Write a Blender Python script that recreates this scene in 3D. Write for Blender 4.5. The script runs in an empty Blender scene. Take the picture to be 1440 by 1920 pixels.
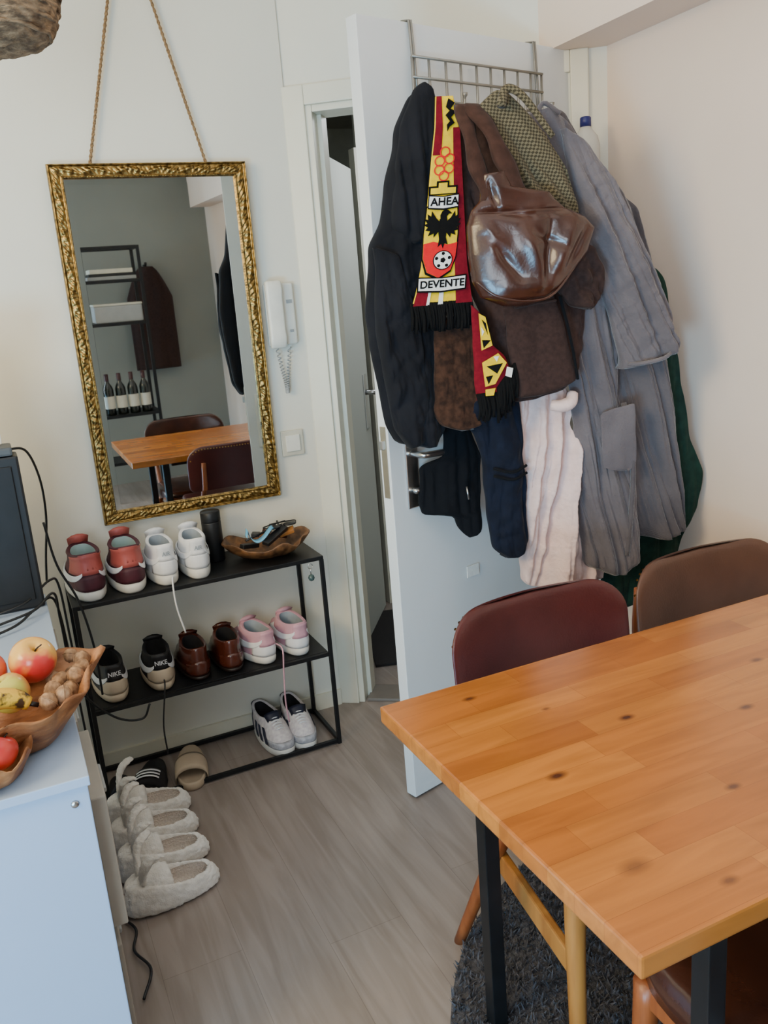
import bpy,bmesh,math,random
from mathutils import Vector,Matrix,noise,Euler
random.seed(7)
C=bpy.context.scene.collection
pi=math.pi
def srgb(r,g,b):
    f=lambda c:(c/255/12.92 if c/255<=.04045 else ((c/255+.055)/1.055)**2.4)
    return (f(r),f(g),f(b),1)
def mat(n,c,rough=.6,metal=0,c2=None,scale=20,bump=0,bscale=None,stretch=(1,1,1),sheen=0,coat=0,det=4,bdist=.01,spec=.5,lo=.35,hi=.65):
    if n in bpy.data.materials:return bpy.data.materials[n]
    m=bpy.data.materials.new(n);m.use_nodes=True;t=m.node_tree;N=t.nodes;K=t.links
    p=N["Principled BSDF"];p.inputs["Roughness"].default_value=rough;p.inputs["Metallic"].default_value=metal
    p.inputs["Base Color"].default_value=srgb(*c);p.inputs["Specular IOR Level"].default_value=spec
    if sheen:
        p.inputs["Sheen Weight"].default_value=sheen;p.inputs["Sheen Roughness"].default_value=.4
    if coat:
        p.inputs["Coat Weight"].default_value=coat;p.inputs["Coat Roughness"].default_value=.15
    tc=N.new("ShaderNodeTexCoord");mp=N.new("ShaderNodeMapping");mp.inputs["Scale"].default_value=stretch
    K.new(tc.outputs["Object"],mp.inputs["Vector"])
    nz=N.new("ShaderNodeTexNoise");nz.inputs["Scale"].default_value=scale;nz.inputs["Detail"].default_value=det
    K.new(mp.outputs[0],nz.inputs["Vector"])
    if c2 is None: c2=tuple(max(0,x*.96) for x in c)
    r=N.new("ShaderNodeValToRGB");r.color_ramp.elements[0].position=lo;r.color_ramp.elements[1].position=hi
    r.color_ramp.elements[0].color=srgb(*c);r.color_ramp.elements[1].color=srgb(*c2)
    K.new(nz.outputs[0],r.inputs[0]);K.new(r.outputs[0],p.inputs["Base Color"])
    if bump:
        b=N.new("ShaderNodeBump");b.inputs["Strength"].default_value=bump;b.inputs["Distance"].default_value=bdist
        n2=N.new("ShaderNodeTexNoise");n2.inputs["Scale"].default_value=bscale or scale*3;n2.inputs["Detail"].default_value=3
        K.new(mp.outputs[0],n2.inputs["Vector"]);K.new(n2.outputs[0],b.inputs["Height"]);K.new(b.outputs[0],p.inputs["Normal"])
    return m
def fixn(me):
    bm=bmesh.new();bm.from_mesh(me);bmesh.ops.recalc_face_normals(bm,faces=bm.faces);bm.to_mesh(me);bm.free()
MW={}
def setpar(o,par,world):
    if par is None: return
    o.parent=par
    if world: o.matrix_parent_inverse=MW[par.name].inverted()
def ob(n,v,f,m=None,par=None,smooth=True,world=False,rec=True,label=None):
    me=bpy.data.meshes.new(n);me.from_pydata([tuple(x) for x in v],[],f);me.update()
    if rec: fixn(me)
    o=bpy.data.objects.new(n,me);C.objects.link(o)
    if m: me.materials.append(m)
    if smooth:
        for p in me.polygons:p.use_smooth=True
    setpar(o,par,world)
    if label:o["label"]=label
    return o
def thing(n,label,cat,loc=(0,0,0),rz=0,group=None,rx=0,ry=0):
    e=bpy.data.objects.new(n,None);e.empty_display_size=.05;C.objects.link(e)
    e.location=loc;e.rotation_euler=(rx,ry,rz)
    e["label"]=label;e["category"]=cat
    if group:e["group"]=group
    MW[e.name]=Matrix.Translation(loc)@Euler((rx,ry,rz)).to_matrix().to_4x4()
    return e
def struct(o):
    o["kind"]="structure";return o
def box(n,s,c,m,par=None,bev=.003,rot=None,world=False,smooth=False,seg=2,label=None):
    bm=bmesh.new();bmesh.ops.create_cube(bm,size=1)
    for v in bm.verts:v.co=Vector((v.co.x*s[0],v.co.y*s[1],v.co.z*s[2]))
    if bev: bmesh.ops.bevel(bm,geom=list(bm.edges),offset=min(bev,min(s)*.45),segments=seg,affect='EDGES',profile=.6)
    R=Matrix.Identity(3)
    if rot is not None: R=Euler(rot).to_matrix()
    for v in bm.verts:v.co=R@v.co+Vector(c)
    me=bpy.data.meshes.new(n);bm.to_mesh(me);bm.free()
    o=bpy.data.objects.new(n,me);C.objects.link(o);me.materials.append(m)
    if smooth:
        for p in me.polygons:p.use_smooth=True
    setpar(o,par,world)
    if label:o["label"]=label
    return o
def cat(pts,n):
    P=[Vector(p) for p in pts];P=[2*P[0]-P[1]]+P+[2*P[-1]-P[-2]];r=[]
    for i in range(1,len(P)-2):
        for k in range(n):
            t=k/n;a,b,c,d=P[i-1:i+3]
            r.append(.5*((2*b)+(c-a)*t+(2*a-5*b+4*c-d)*t*t+(3*b-a-3*c+d)*t**3))
    r.append(P[-2]);return r
def tubedata(pts,r,seg=8,sub=0):
    P=cat(pts,sub) if sub else [Vector(p) for p in pts]
    n=len(P);v=[];f=[]
    T=(P[1]-P[0]).normalized();U=T.orthogonal().normalized()
    for i in range(n):
        t=((P[min(i+1,n-1)]-P[max(i-1,0)])).normalized()
        U=(U-t*U.dot(t)).normalized();V=t.cross(U)
        rr=r if not callable(r) else r(i/(n-1))
        for k in range(seg):
            a=2*pi*k/seg;v.append(P[i]+(U*math.cos(a)+V*math.sin(a))*rr)
    for i in range(n-1):
        for k in range(seg):
            f.append((i*seg+k,i*seg+(k+1)%seg,(i+1)*seg+(k+1)%seg,(i+1)*seg+k))
    f.append(tuple(range(seg)));f.append(tuple(range((n-1)*seg,n*seg)))
    return v,f
def merge(L):
    v=[];f=[]
    for a,b in L:
        k=len(v);v+=list(a);f+=[tuple(i+k for i in q) for q in b]
    return v,f
def tube(n,pts,r,m,par=None,seg=8,sub=0,world=False,smooth=True,label=None):
    v,f=tubedata(pts,r,seg,sub);return ob(n,v,f,m,par,smooth,world,label=label)
def tubes(n,L,r,m,par=None,seg=8,sub=0,world=False,smooth=True):
    v,f=merge([tubedata(p,r,seg,sub) for p in L]);return ob(n,v,f,m,par,smooth,world)
def loftdata(rings,cap=(True,True),closed=True):
    k=len(rings[0]);v=[];f=[]
    for r in rings:v+=[Vector(p) for p in r]
    for i in range(len(rings)-1):
        for j in range(k if closed else k-1):
            f.append((i*k+j,i*k+(j+1)%k,(i+1)*k+(j+1)%k,(i+1)*k+j))
    for w,i in ((0,0),(1,len(rings)-1)):
        if cap[w] and closed:
            c=sum((Vector(p) for p in rings[i]),Vector())/k;v.append(c);ci=len(v)-1
            for j in range(k):f.append((i*k+j,i*k+(j+1)%k,ci))
    return v,f
def loft(n,rings,m,par=None,cap=(True,True),closed=True,smooth=True,world=False,disp=None,label=None):
    v,f=loftdata(rings,cap,closed)
    o=ob(n,v,f,m,par,smooth,world,label=label)
    if disp:
        amp,sc=disp;me=o.data
        ns=[x.normal.copy() for x in me.vertices]
        for x,nn in zip(me.vertices,ns): x.co+=nn*amp*noise.noise(x.co*sc)
    return o
def lathe(n,prof,m,par=None,seg=32,c=(0,0,0),world=False,label=None,cap=(True,True),sx=1,sy=1,disp=None):
    rings=[[Vector((c[0]+sx*r*math.cos(2*pi*k/seg),c[1]+sy*r*math.sin(2*pi*k/seg),c[2]+z)) for k in range(seg)] for r,z in prof]
    return loft(n,rings,m,par,cap,world=world,label=label,disp=disp)
def poly(n,pts,fn,m,par,world=True):
    v=[fn(*p) for p in pts];return ob(n,v,[tuple(range(len(v)))],m,par,False,world)
def polys(n,L,fn,m,par,world=True):
    v=[];f=[]
    for p in L:
        k=len(v);v+=[fn(*q) for q in p];f.append(tuple(range(k,len(v))))
    return ob(n,v,f,m,par,False,world)
def text(n,s,size,m,par,fn,world=True,bold=.0):
    cu=bpy.data.curves.new(n,"FONT");cu.body=s;cu.size=size;cu.align_x='CENTER';cu.align_y='CENTER';cu.offset=bold
    t=bpy.data.objects.new(n+"_tmp",cu);C.objects.link(t);bpy.context.view_layer.update()
    me=bpy.data.meshes.new_from_object(t.evaluated_get(bpy.context.evaluated_depsgraph_get()));bpy.data.objects.remove(t)
    for v in me.vertices:v.co=fn(v.co.x,v.co.y)
    me.materials.clear();me.materials.append(m)
    o=bpy.data.objects.new(n,me);C.objects.link(o);setpar(o,par,world);return o

# ------------------------------------------------------------------ materials
WALL=mat("wall_paint",(226,223,210),.85,c2=(224,220,207),scale=3,bump=.12,bscale=180,bdist=.002)
WALLR=mat("wall_paint_warm_light",(232,212,196),.85,c2=(229,208,192),scale=3,bump=.12,bscale=180,bdist=.002)  # same wall paint, with the warm light on this side mixed into its colour
CEIL=mat("ceiling_paint",(228,224,216),.9)
TRIM=mat("trim_gloss",(224,220,202),.4,c2=(220,215,197),scale=8)
DOORM=mat("door_paint",(222,223,222),.45,c2=(219,220,219),scale=5)
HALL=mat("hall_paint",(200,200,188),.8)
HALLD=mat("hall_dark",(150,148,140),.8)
MAT_=mat("doormat_fibre",(38,34,34),.95,bump=.5,bscale=300)
BLK=mat("black_metal",(22,23,26),.45,c2=(16,17,19),spec=.4)
GOLD=mat("antique_gold",(178,146,86),.38,1,c2=(88,68,38),scale=70,bump=.3,bscale=260,bdist=.002,lo=.38,hi=.66)
ROPE=mat("jute_rope",(156,126,90),.9,c2=(114,88,60),scale=200,bump=.4,bscale=400)
CHROME=mat("brushed_steel",(200,200,200),.28,1)
WIRE=mat("grey_wire",(150,148,142),.4,.7)
WHITEP=mat("white_plastic",(232,230,220),.4)
SWP=mat("cream_plastic",(208,204,188),.4)
GREYP=mat("grey_plastic",(160,162,162),.5)
DARKP=mat("black_plastic",(20,21,24),.45)
CABW=mat("white_laminate",(168,186,212),.5,c2=(164,182,208),scale=2)
DRW=mat("drawer_front",(170,162,150),.5,c2=(162,154,142),scale=10)
LEATH=mat("brown_leather",(70,38,28),.27,c2=(54,28,20),scale=12,bump=.2,bscale=160,bdist=.002,coat=.25)
BURG=mat("burgundy_leather",(88,36,34),.34,c2=(74,28,27),scale=6,bump=.25,bscale=200,bdist=.002)
BRNL=mat("tan_brown_leather",(100,66,50),.36,c2=(84,54,40),scale=6,bump=.25,bscale=200,bdist=.002)
CWOOD=mat("chair_teak",(160,88,44),.4,c2=(128,66,32),scale=6,stretch=(6,6,.8),bump=.1)
HWOOD=mat("honey_beech",(180,122,60),.4,c2=(154,98,46),scale=6,stretch=(6,6,.8))
BRASS=mat("brass_nail",(190,150,80),.3,1)
BWOOD=mat("teak_root_wood",(188,130,84),.5,c2=(116,70,38),scale=9,stretch=(1,3,3),bump=.5,bscale=30,bdist=.006)
BWOOD2=mat("olive_wood",(136,94,58),.5,c2=(70,44,24),scale=14,stretch=(3,1,3),bump=.25,bscale=40,bdist=.003)
def cloth(n,c,c2=None,sc=60,sheen=.3,bump=.25,bs=500,rough=.95):
    return mat(n,c,rough,c2=c2,scale=sc,bump=bump,bscale=bs,sheen=sheen,bdist=.002,spec=.2)
JKT=cloth("black_cotton",(20,21,26),(27,28,34),8,.05)
BLK2=cloth("black_nylon",(15,17,22),(12,14,19),20,.03)
NAVY=cloth("navy_fabric",(22,28,44),(17,21,33),25,.05)
FLEE=cloth("brown_fleece",(70,46,34),(44,29,22),60,.15,.8,120)
COAT=cloth("dark_brown_wool",(62,45,41),(51,37,34),90,.08,.3,300)
PINK=cloth("pale_pink_plush",(234,206,200),(222,192,186),30,.25,.9,130)
GREY=cloth("grey_plush",(112,105,108),(95,89,93),7,.45,.9,170)
GREY2=cloth("grey_plush_dark",(98,92,95),(83,78,82),7,.45,.9,170)
GREEN=cloth("dark_green_wool",(28,54,45),(21,42,36),40,.06)
CREAM=cloth("cream_fluff",(242,238,232),(228,223,215),40,.3,.9,260)
RED=cloth("scarf_burgundy",(126,20,36),(110,14,30),80,.03)
YEL=cloth("scarf_yellow",(240,204,28),(226,188,18),80,.0)
SBLK=cloth("scarf_black",(12,12,13),None,80,.0)
SWHT=cloth("scarf_white",(238,236,230),None,80,.0)
SRED=cloth("scarf_red",(222,26,36),None,80,.0)
def tweedmat():
    m=cloth("olive_tweed",(98,90,66),(60,54,40),90,.08,.3,300);t=m.node_tree;N=t.nodes;K=t.links
    p=N["Principled BSDF"];tc=N.new("ShaderNodeTexCoord");mp=N.new("ShaderNodeMapping")
    mp.inputs["Scale"].default_value=(1,0,1);mp.inputs["Rotation"].default_value=(0,.6,0)
    ck=N.new("ShaderNodeTexChecker");ck.inputs["Scale"].default_value=190
    ck.inputs["Color1"].default_value=srgb(112,102,80);ck.inputs["Color2"].default_value=srgb(64,58,44)
    K.new(tc.outputs["Object"],mp.inputs["Vector"]);K.new(mp.outputs[0],ck.inputs["Vector"]);K.new(ck.outputs[0],p.inputs["Base Color"]);return m
TWEED=tweedmat()
def brickmat(n,rotz,bw,rh,c1,c2,mortar,ms,grain,rough,bump=.05,knots=None,coat=0,gs=(1.5,22,22)):
    m=bpy.data.materials.new(n);m.use_nodes=True;t=m.node_tree;N=t.nodes;K=t.links;p=N["Principled BSDF"]
    tc=N.new("ShaderNodeTexCoord");mp=N.new("ShaderNodeMapping");mp.inputs["Rotation"].default_value=(0,0,rotz)
    K.new(tc.outputs["Object"],mp.inputs["Vector"])
    b=N.new("ShaderNodeTexBrick");b.inputs["Scale"].default_value=1;b.inputs["Brick Width"].default_value=bw;b.inputs["Row Height"].default_value=rh
    b.inputs["Mortar Size"].default_value=ms;b.inputs["Color1"].default_value=srgb(*c1);b.inputs["Color2"].default_value=srgb(*c2);b.inputs["Mortar"].default_value=srgb(*mortar)
    b.offset=.37;b.inputs["Mortar Smooth"].default_value=.3;b.squash_frequency=3;b.squash=.8
    K.new(mp.outputs[0],b.inputs["Vector"])
    m2=N.new("ShaderNodeMapping");m2.inputs["Scale"].default_value=gs;K.new(mp.outputs[0],m2.inputs["Vector"])
    nz=N.new("ShaderNodeTexNoise");nz.inputs["Scale"].default_value=2.2;nz.inputs["Detail"].default_value=9;nz.inputs["Distortion"].default_value=1.0
    K.new(m2.outputs[0],nz.inputs["Vector"])
    r=N.new("ShaderNodeValToRGB");r.color_ramp.elements[0].position=.34;r.color_ramp.elements[1].position=.64
    r.color_ramp.elements[0].color=(grain,grain*.97,grain*.94,1);r.color_ramp.elements[1].color=(1,1,1,1)
    K.new(nz.outputs[0],r.inputs[0])
    x=N.new("ShaderNodeMix");x.data_type='RGBA';x.blend_type='MULTIPLY';x.inputs[0].default_value=1
    K.new(b.outputs[0],x.inputs[6]);K.new(r.outputs[0],x.inputs[7]);out=x.outputs[2]
    for (kx,ky,kr,kd) in (knots or []):
        m3=N.new("ShaderNodeMapping");m3.inputs["Location"].default_value=(-kx*.55,-ky,0);m3.inputs["Scale"].default_value=(.55,1,0);K.new(tc.outputs["Object"],m3.inputs["Vector"])
        wob=N.new("ShaderNodeVectorMath");wob.operation='LENGTH';K.new(m3.outputs[0],wob.inputs[0])
        mr=N.new("ShaderNodeMapRange");mr.inputs[1].default_value=kr*.35;mr.inputs[2].default_value=kr*1.25;mr.inputs[3].default_value=kd;mr.inputs[4].default_value=0;K.new(wob.outputs["Value"],mr.inputs[0])
        y=N.new("ShaderNodeMix");y.data_type='RGBA';y.inputs[7].default_value=srgb(84,44,24)
        K.new(mr.outputs[0],y.inputs[0]);K.new(out,y.inputs[6]);out=y.outputs[2]
    K.new(out,p.inputs["Base Color"]);p.inputs["Roughness"].default_value=rough
    if coat:p.inputs["Coat Weight"].default_value=coat;p.inputs["Coat Roughness"].default_value=.22
    bb=N.new("ShaderNodeBump");bb.inputs["Strength"].default_value=bump;bb.inputs["Distance"].default_value=.004
    K.new(nz.outputs[0],bb.inputs["Height"]);K.new(bb.outputs[0],p.inputs["Normal"])
    return m
FLOORM=brickmat("laminate_oak",pi/2,1.2,.19,(158,145,137),(150,138,130),(132,120,112),.0009,.74,.36,.05,gs=(1.0,11,11))
KN=[(-.502,-.230,.014,.6),(-.461,-.006,.010,1),(-.253,.079,.009,1),(-.445,.289,.008,.9),(-.06,-.003,.009,.9),(-.261,-.165,.008,.9),(-.35,.18,.005,.7),(.1,.12,.009,.8),(-.42,-.31,.008,.7)]
TABLEM=brickmat("butcher_block",0,.33,.058,(202,128,56),(178,104,42),(156,90,36),.0004,.74,.26,.04,knots=KN,coat=.4,gs=(1.6,13,13))

# ------------------------------------------------------------------ room shell
def slab(n,c,s,m,rot=0):
    o=box(n,s,(0,0,0),m,bev=0);o.location=c;o.rotation_euler=(0,0,rot);return struct(o)
slab("floor",(0.5,1.3,-.05),(6.2,7.2,.1),FLOORM)
slab("ceiling",(-.1,.6,2.65),(4.4,4.8,.1),CEIL)
slab("wall_far",(-.55,2.84,1.3),(3.1,.1,2.6),WALL)
slab("wall_right",(1.865,.27,1.3),(.1,3.94,2.6),WALLR)
slab("wall_left",(-2.15,.55,1.3),(.1,4.7,2.6),WALL)
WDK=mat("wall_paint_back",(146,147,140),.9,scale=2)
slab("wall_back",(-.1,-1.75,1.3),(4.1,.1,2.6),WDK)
A=Vector((1.0,2.80,0));u=Vector((.815,-.579,0)).normalized();nb=Vector((.579,.815,0)).normalized()
ang=math.atan2(u.y,u.x)
def seg(n,s0,s1,z0,z1,m,d0=0,d1=.1,bev=0):
    c=A+u*((s0+s1)/2)+nb*((d0+d1)/2);o=box(n,(s1-s0,d1-d0,z1-z0),(0,0,0),m,bev=bev)
    o.location=(c.x,c.y,(z0+z1)/2);o.rotation_euler=(0,0,ang);return struct(o)
def wallpiece():
    v=[];f=[]
    for s0,s1,z0,z1 in ((-.01,.07,0,2.6),(.90,1.02,0,2.6),(.07,.90,2.09,2.6)):
        k=len(v)
        for d in (0,.1):
            for s,z in ((s0,z0),(s1,z0),(s1,z1),(s0,z1)):
                p=A+u*s+nb*d;v.append((p.x,p.y,z))
        for q in ((0,1,2,3),(4,5,6,7),(0,1,5,4),(1,2,6,5),(2,3,7,6),(3,0,4,7)):f.append(tuple(i+k for i in q))
    return struct(ob("wall_angled",v,f,WALL,None,False))
wallpiece()
seg("trim_1",.0,.070,0,2.14,TRIM,-.018,.0,.004)
seg("trim_2",.892,.945,0,2.14,TRIM,-.018,.0,.004)
seg("trim_3",.070,.892,2.08,2.14,TRIM,-.018,.0,.004)
seg("trim_4",.060,.090,0,2.09,TRIM,-.006,.12,.003)
seg("trim_5",.872,.900,0,2.09,TRIM,-.004,.12,.003)
seg("trim_6",.090,.872,2.06,2.09,TRIM,-.004,.12,.003)
seg("trim_7",.090,.106,0,2.06,TRIM,.05,.12,.002)
seg("trim_8",.098,.872,.0,.012,mat("threshold",(120,112,104),.5),.0,.12,.003)
slab("baseboard_far",(.40,2.784,.03),(1.18,.012,.06),TRIM)
slab("baseboard_right",(1.809,1.1,.03),(.012,2.0,.06),TRIM)
slab("trim_9",(1.735,.42,2.37),(.16,3.86,.46),WALLR)
slab("wall_hall_end",(2.2,4.35,1.3),(3.2,.1,2.6),HALL)
slab("wall_hall_side",(1.03,3.6,1.3),(.06,1.5,2.6),HALL)
slab("wall_hall_right",(3.3,3.2,1.3),(.1,2.4,2.6),HALL)
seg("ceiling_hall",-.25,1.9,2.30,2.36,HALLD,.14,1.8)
b=box("door_mat",(.55,.6,.012),(0,0,.007),MAT_,bev=.004);b.location=(1.58,3.2,0);b.rotation_euler=(0,0,-.3)
b["label"]="dark coarse doormat in the hallway";b["category"]="doormat"
d0=Vector((1.13,2.99,0));d1=Vector((1.56,3.60,0));dd=(d1-d0).normalized();dl=(d1-d0).length
h2=struct(thing("door_2","grey-white hallway door standing open","door",(d0.x,d0.y,0),math.atan2(dd.y,dd.x)))
HD=mat("hall_door_paint",(200,203,194),.7,c2=(199,202,193),scale=2)
box("door_leaf",(dl,.04,2.0),(dl/2,.02,1.01),HD,h2,.003)
box("handle_plate",(.055,.006,.24),(dl-.09,-.003,1.02),CHROME,h2,.002)
tube("door_handle",[(dl-.09,-.005,1.06),(dl-.09,-.05,1.06),(dl+.01,-.085,1.06)],.012,CHROME,h2,sub=4)
slab("trim_10",(1.63,3.66,1.05),(.07,.06,2.1),TRIM)
slab("wall_hall_back",(2.1,3.72,1.3),(.9,.06,2.6),HALL)
wn=struct(thing("window_1","white framed window","window",(-.9,-1.69,1.5)))
for x in (-.85,0,.85): box("window_post",(.06,.05,1.5),(x,0,0),TRIM,wn)
for z in (-.75,.75): box("window_rail",(1.76,.05,.06),(0,0,z),TRIM,wn)

# ------------------------------------------------------------------ open door
Dp=Vector((.945,2.075,0));dv=Vector((.966,.26,0)).normalized();dn=Vector((-.26,.966,0)).normalized()
da=math.atan2(dv.y,dv.x);DL=.815
dr=struct(thing("door_1","white flush door standing open","door",(Dp.x,Dp.y,0),da))
box("door_leaf",(DL,.04,2.135),(DL/2,.02,.008+2.135/2),DOORM,dr,.002)
box("lock_plate",(.003,.022,.20),(-.001,.02,1.04),mat("worn_steel",(176,166,146),.4,.8),dr,.001)
box("latch",(.012,.012,.025),(-.006,.02,1.09),CHROME,dr,.002)
box("handle_plate",(.045,.006,.19),(.075,-.003,.995),CHROME,dr,.003)
tube("door_handle",[(.075,-.004,1.055),(.075,-.05,1.055),(.10,-.058,1.054),(.20,-.060,1.050)],.0095,CHROME,dr,sub=5)
lathe("lock_cylinder",[(.001,0),(.012,0),(.012,.012),(.001,.014)],CHROME,dr,16,c=(.075,-.016,.945))
box("handle_plate",(.045,.006,.22),(.075,.043,1.0),WHITEP,dr,.003)
tube("door_handle",[(.075,.044,1.055),(.075,.09,1.055),(.10,.098,1.054),(.19,.098,1.052)],.009,CHROME,dr,sub=5)
for z in (.3,1.75): tube("hinge",[(DL+.006,.0,z-.04),(DL+.006,.0,z+.04)],.008,CHROME,dr,12)
def Dd(t,off,z):
    p=Dp+dv*t-dn*off;return Vector((p.x,p.y,z))
rk=thing("over_door_rack","grey wire grid rack hooked over the door","coat rack",(Dp.x+.3,Dp.y+.05,1.9))
L=[]
for z in (2.06,2.012,1.96,1.90): L.append([Dd(.155,.02,z),Dd(.66,.02,z)])
for t in (.157,.215,.275,.33,.39,.445,.50,.555,.61,.658): L.append([Dd(t,.018,2.06),Dd(t,.018,1.90)])
tubes("wire_grid",L,.0036,WIRE,rk,6,world=True)
for t in (.165,.640):
    tubes("door_hook",[[Dd(t+k,.018,1.9),Dd(t+k,.012,2.05),Dd(t+k,.006,2.146),Dd(t+k,-.02,2.149),Dd(t+k,-.046,2.145),Dd(t+k,-.046,2.08)] for k in (0,.007)],.0034,WIRE,rk,6,world=True)
for t in (.17,.29,.41,.53,.64):
    tube("coat_hook",[Dd(t,.02,1.96),Dd(t,.03,1.93),Dd(t,.055,1.925),Dd(t,.065,1.95),Dd(t,.068,1.975)],lambda q:.0035+.004*(q>.93),WIRE,rk,8,4,world=True)

# ------------------------------------------------------------------ clothes
def G(x,z,o=0): return Vector((x,2.02+o-.3059*(x-.93),z))
def garment(n,out,o,T,back,m,par,amp=.02,seed=0,fx=14,fz=2.0,rows=120,cols=90,topT=.3,label=None,crumple=.2,hem=0,dx=0,slant=0,wr=.0,ew=.005,fine=.3,fuzz=0,pe=.33):
    out=[(x+dx,z) for x,z in out];T=T*.85
    z1=max(p[1] for p in out)-.001;z0=min(p[1] for p in out)+.001
    K=len(out);rings=[];ext=[]
    for i in range(rows+1):
        z=z1+(z0-z1)*(i/rows);xs=[]
        for k in range(K):
            a,b=out[k],out[(k+1)%K]
            if (a[1]-z)*(b[1]-z)<=0 and a[1]!=b[1]:
                t=(z-a[1])/(b[1]-a[1]);xs.append(a[0]+t*(b[0]-a[0]))
        ext.append((z,min(xs),max(xs)))
    for _ in range(2):
        ext=[ext[0]]+[(ext[i][0],(ext[i-1][1]+2*ext[i][1]+ext[i+1][1])/4,(ext[i-1][2]+2*ext[i][2]+ext[i+1][2])/4) for i in range(1,rows)]+[ext[-1]]
    for i,(z,xl,xr) in enumerate(ext):
        q=(z1-z);tp=topT+(1-topT)*min(1,q/.25)**.6
        eb=min(1,(z-z0)/.008+.25)
        ring=[]
        xl+=ew*noise.noise(Vector((z*14,seed,1)));xr+=ew*noise.noise(Vector((z*14,seed,7)))
        for j in range(cols+1):
            s=.5-.5*math.cos(pi*j/cols);x=xl+(xr-xl)*s;pr=max(0,4*s*(1-s))**pe
            xx=x+slant*(z-z1)+.012*noise.noise(Vector((z*4,seed,4)))
            nn=noise.noise(Vector((xx*fx,z*fz,seed)));n2=noise.noise(Vector((xx*fx*2.1+5,z*fz*2.0,seed+3)));n3=noise.noise(Vector((x*20,z*20,seed+9)))
            n5=noise.noise(Vector((xx*fx*4.2,z*fz*3.0,seed+13)))
            fold=3.2*abs(nn)-.8+1.1*abs(n2)-.25+fine*(abs(n5)*1.5-.3)
            if wr:
                n4=noise.noise(Vector(((x+z)*9,(x-z)*22,seed+21)));n6=noise.noise(Vector(((x-z)*7,(x+z)*18,seed+25)))
                fold+=wr*(1.8*abs(n4)-.4+1.4*abs(n6)-.3)
            D=T*tp*pr*eb+amp*min(1,pr*1.4)*min(1,.3+q/.3)*(fold+crumple*n3)
            if fuzz: D+=fuzz*noise.noise(Vector((x*110,z*110,seed)))
            zz=z+hem*noise.noise(Vector((x*18,seed,0)))*(i/rows)**5
            ring.append(G(x,zz,o-D))
        for j in range(cols-1,0,-2):
            s=.5-.5*math.cos(pi*j/cols);x=xl+(xr-xl)*s;pr=(4*s*(1-s))**.5
            ring.append(G(x,z,o+back*pr*tp))
        rings.append(ring)
    return loft(n,rings,m,par,world=True,label=label)
def gthing(n,label,cat_,out,o):
    cx=sum(p[0] for p in out)/len(out);z0=min(p[1] for p in out);p=G(cx,z0,o)
    return thing(n,label,cat_,(p.x,p.y,p.z),group="clothes hanging on the door")
gr=[(1.58,1.52),(1.645,1.507),(1.675,1.471),(1.72,1.209),(1.75,1.026),(1.788,.928),(1.770,.822),(1.735,.747),(1.70,.653),(1.65,.600),(1.572,.545),(1.526,.555),(1.50,.62),(1.53,1.2)]
g=gthing("coat","dark green wool coat hanging behind grey robe","coat",gr,.05);garment("body",gr,.05,.02,.06,GREEN,g,.009,1,hem=.02,dx=.012)
go=[(1.33,1.875),(1.375,1.905),(1.41,1.895),(1.45,1.82),(1.51,1.735),(1.590,1.650),(1.618,1.560),(1.640,1.472),(1.662,1.303),(1.680,1.18),(1.694,1.066),(1.728,.785),(1.722,.762),(1.66,.749),(1.607,.765),(1.50,.80),(1.45,1.2),(1.40,1.6)]
g=gthing("bathrobe","long grey plush bathrobe hanging on the door","bathrobe",go,.02);garment("body",go,.02,.045,.12,GREY2,g,.018,2,20,1.0,hem=.012,slant=.25,fuzz=.0012,rows=200,cols=140)
pk=[(1.22,1.25),(1.36,1.25),(1.395,1.187),(1.410,.951),(1.440,.779),(1.484,.694),(1.476,.660),(1.40,.668),(1.381,.685),(1.358,.650),(1.275,.660),(1.262,.675),(1.257,.818),(1.255,1.043),(1.23,1.15)]
g=gthing("bathrobe","pale pink fluffy bathrobe hanging below dark coat","bathrobe",pk,.0);garment("body",pk,.0,.035,.10,PINK,g,.019,5,20,.8,hem=.025,crumple=.6,ew=.012,fuzz=.002,rows=180,cols=120,slant=-.15)
tube("rolled_cuff",[G(1.31,1.175,-.065),G(1.330,1.172,-.078),G(1.352,1.180,-.078),G(1.366,1.200,-.065)],lambda q:.018-.008*abs(q-.5),PINK,g,14,6,world=True)
ga=[(1.23,1.86),(1.275,1.880),(1.345,1.895),(1.385,1.865),(1.44,1.77),(1.48,1.65),(1.50,1.50),(1.505,1.256),(1.505,1.15),(1.530,1.13),(1.552,.938),(1.556,.706),(1.52,.685),(1.495,.676),(1.412,.709),(1.393,.881),(1.385,1.19),(1.35,1.38),(1.31,1.6)]
g=gthing("bathrobe","grey plush bathrobe with wide sleeve hanging on door","bathrobe",ga,-.03)
garment("body",ga,-.03,.045,.04,GREY,g,.020,8,19,1.0,hem=.012,slant=.2,fuzz=.0012,rows=200,cols=140)
sl=[(1.35,1.84),(1.40,1.81),(1.475,1.710),(1.525,1.600),(1.585,1.465),(1.612,1.380),(1.627,1.306),(1.623,1.285),(1.57,1.262),(1.493,1.250),(1.475,1.33),(1.44,1.45),(1.40,1.6),(1.36,1.75)]
garment("sleeve",sl,-.075,.038,.05,GREY,g,.016,11,17,1.2,slant=.45,wr=.3,fuzz=.0012,rows=160,cols=120)
tube("sleeve_hem",[G(1.493,1.264,-.088),G(1.52,1.266,-.112),G(1.57,1.276,-.118),G(1.622,1.295,-.081)],.005,GREY,g,8,5,world=True)
garment("pocket",[(1.425,1.15),(1.518,1.16),(1.522,1.0),(1.50,.98),(1.435,.985)],-.080,.004,.01,GREY,g,.004,4,rows=24,cols=20,crumple=1)
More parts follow.
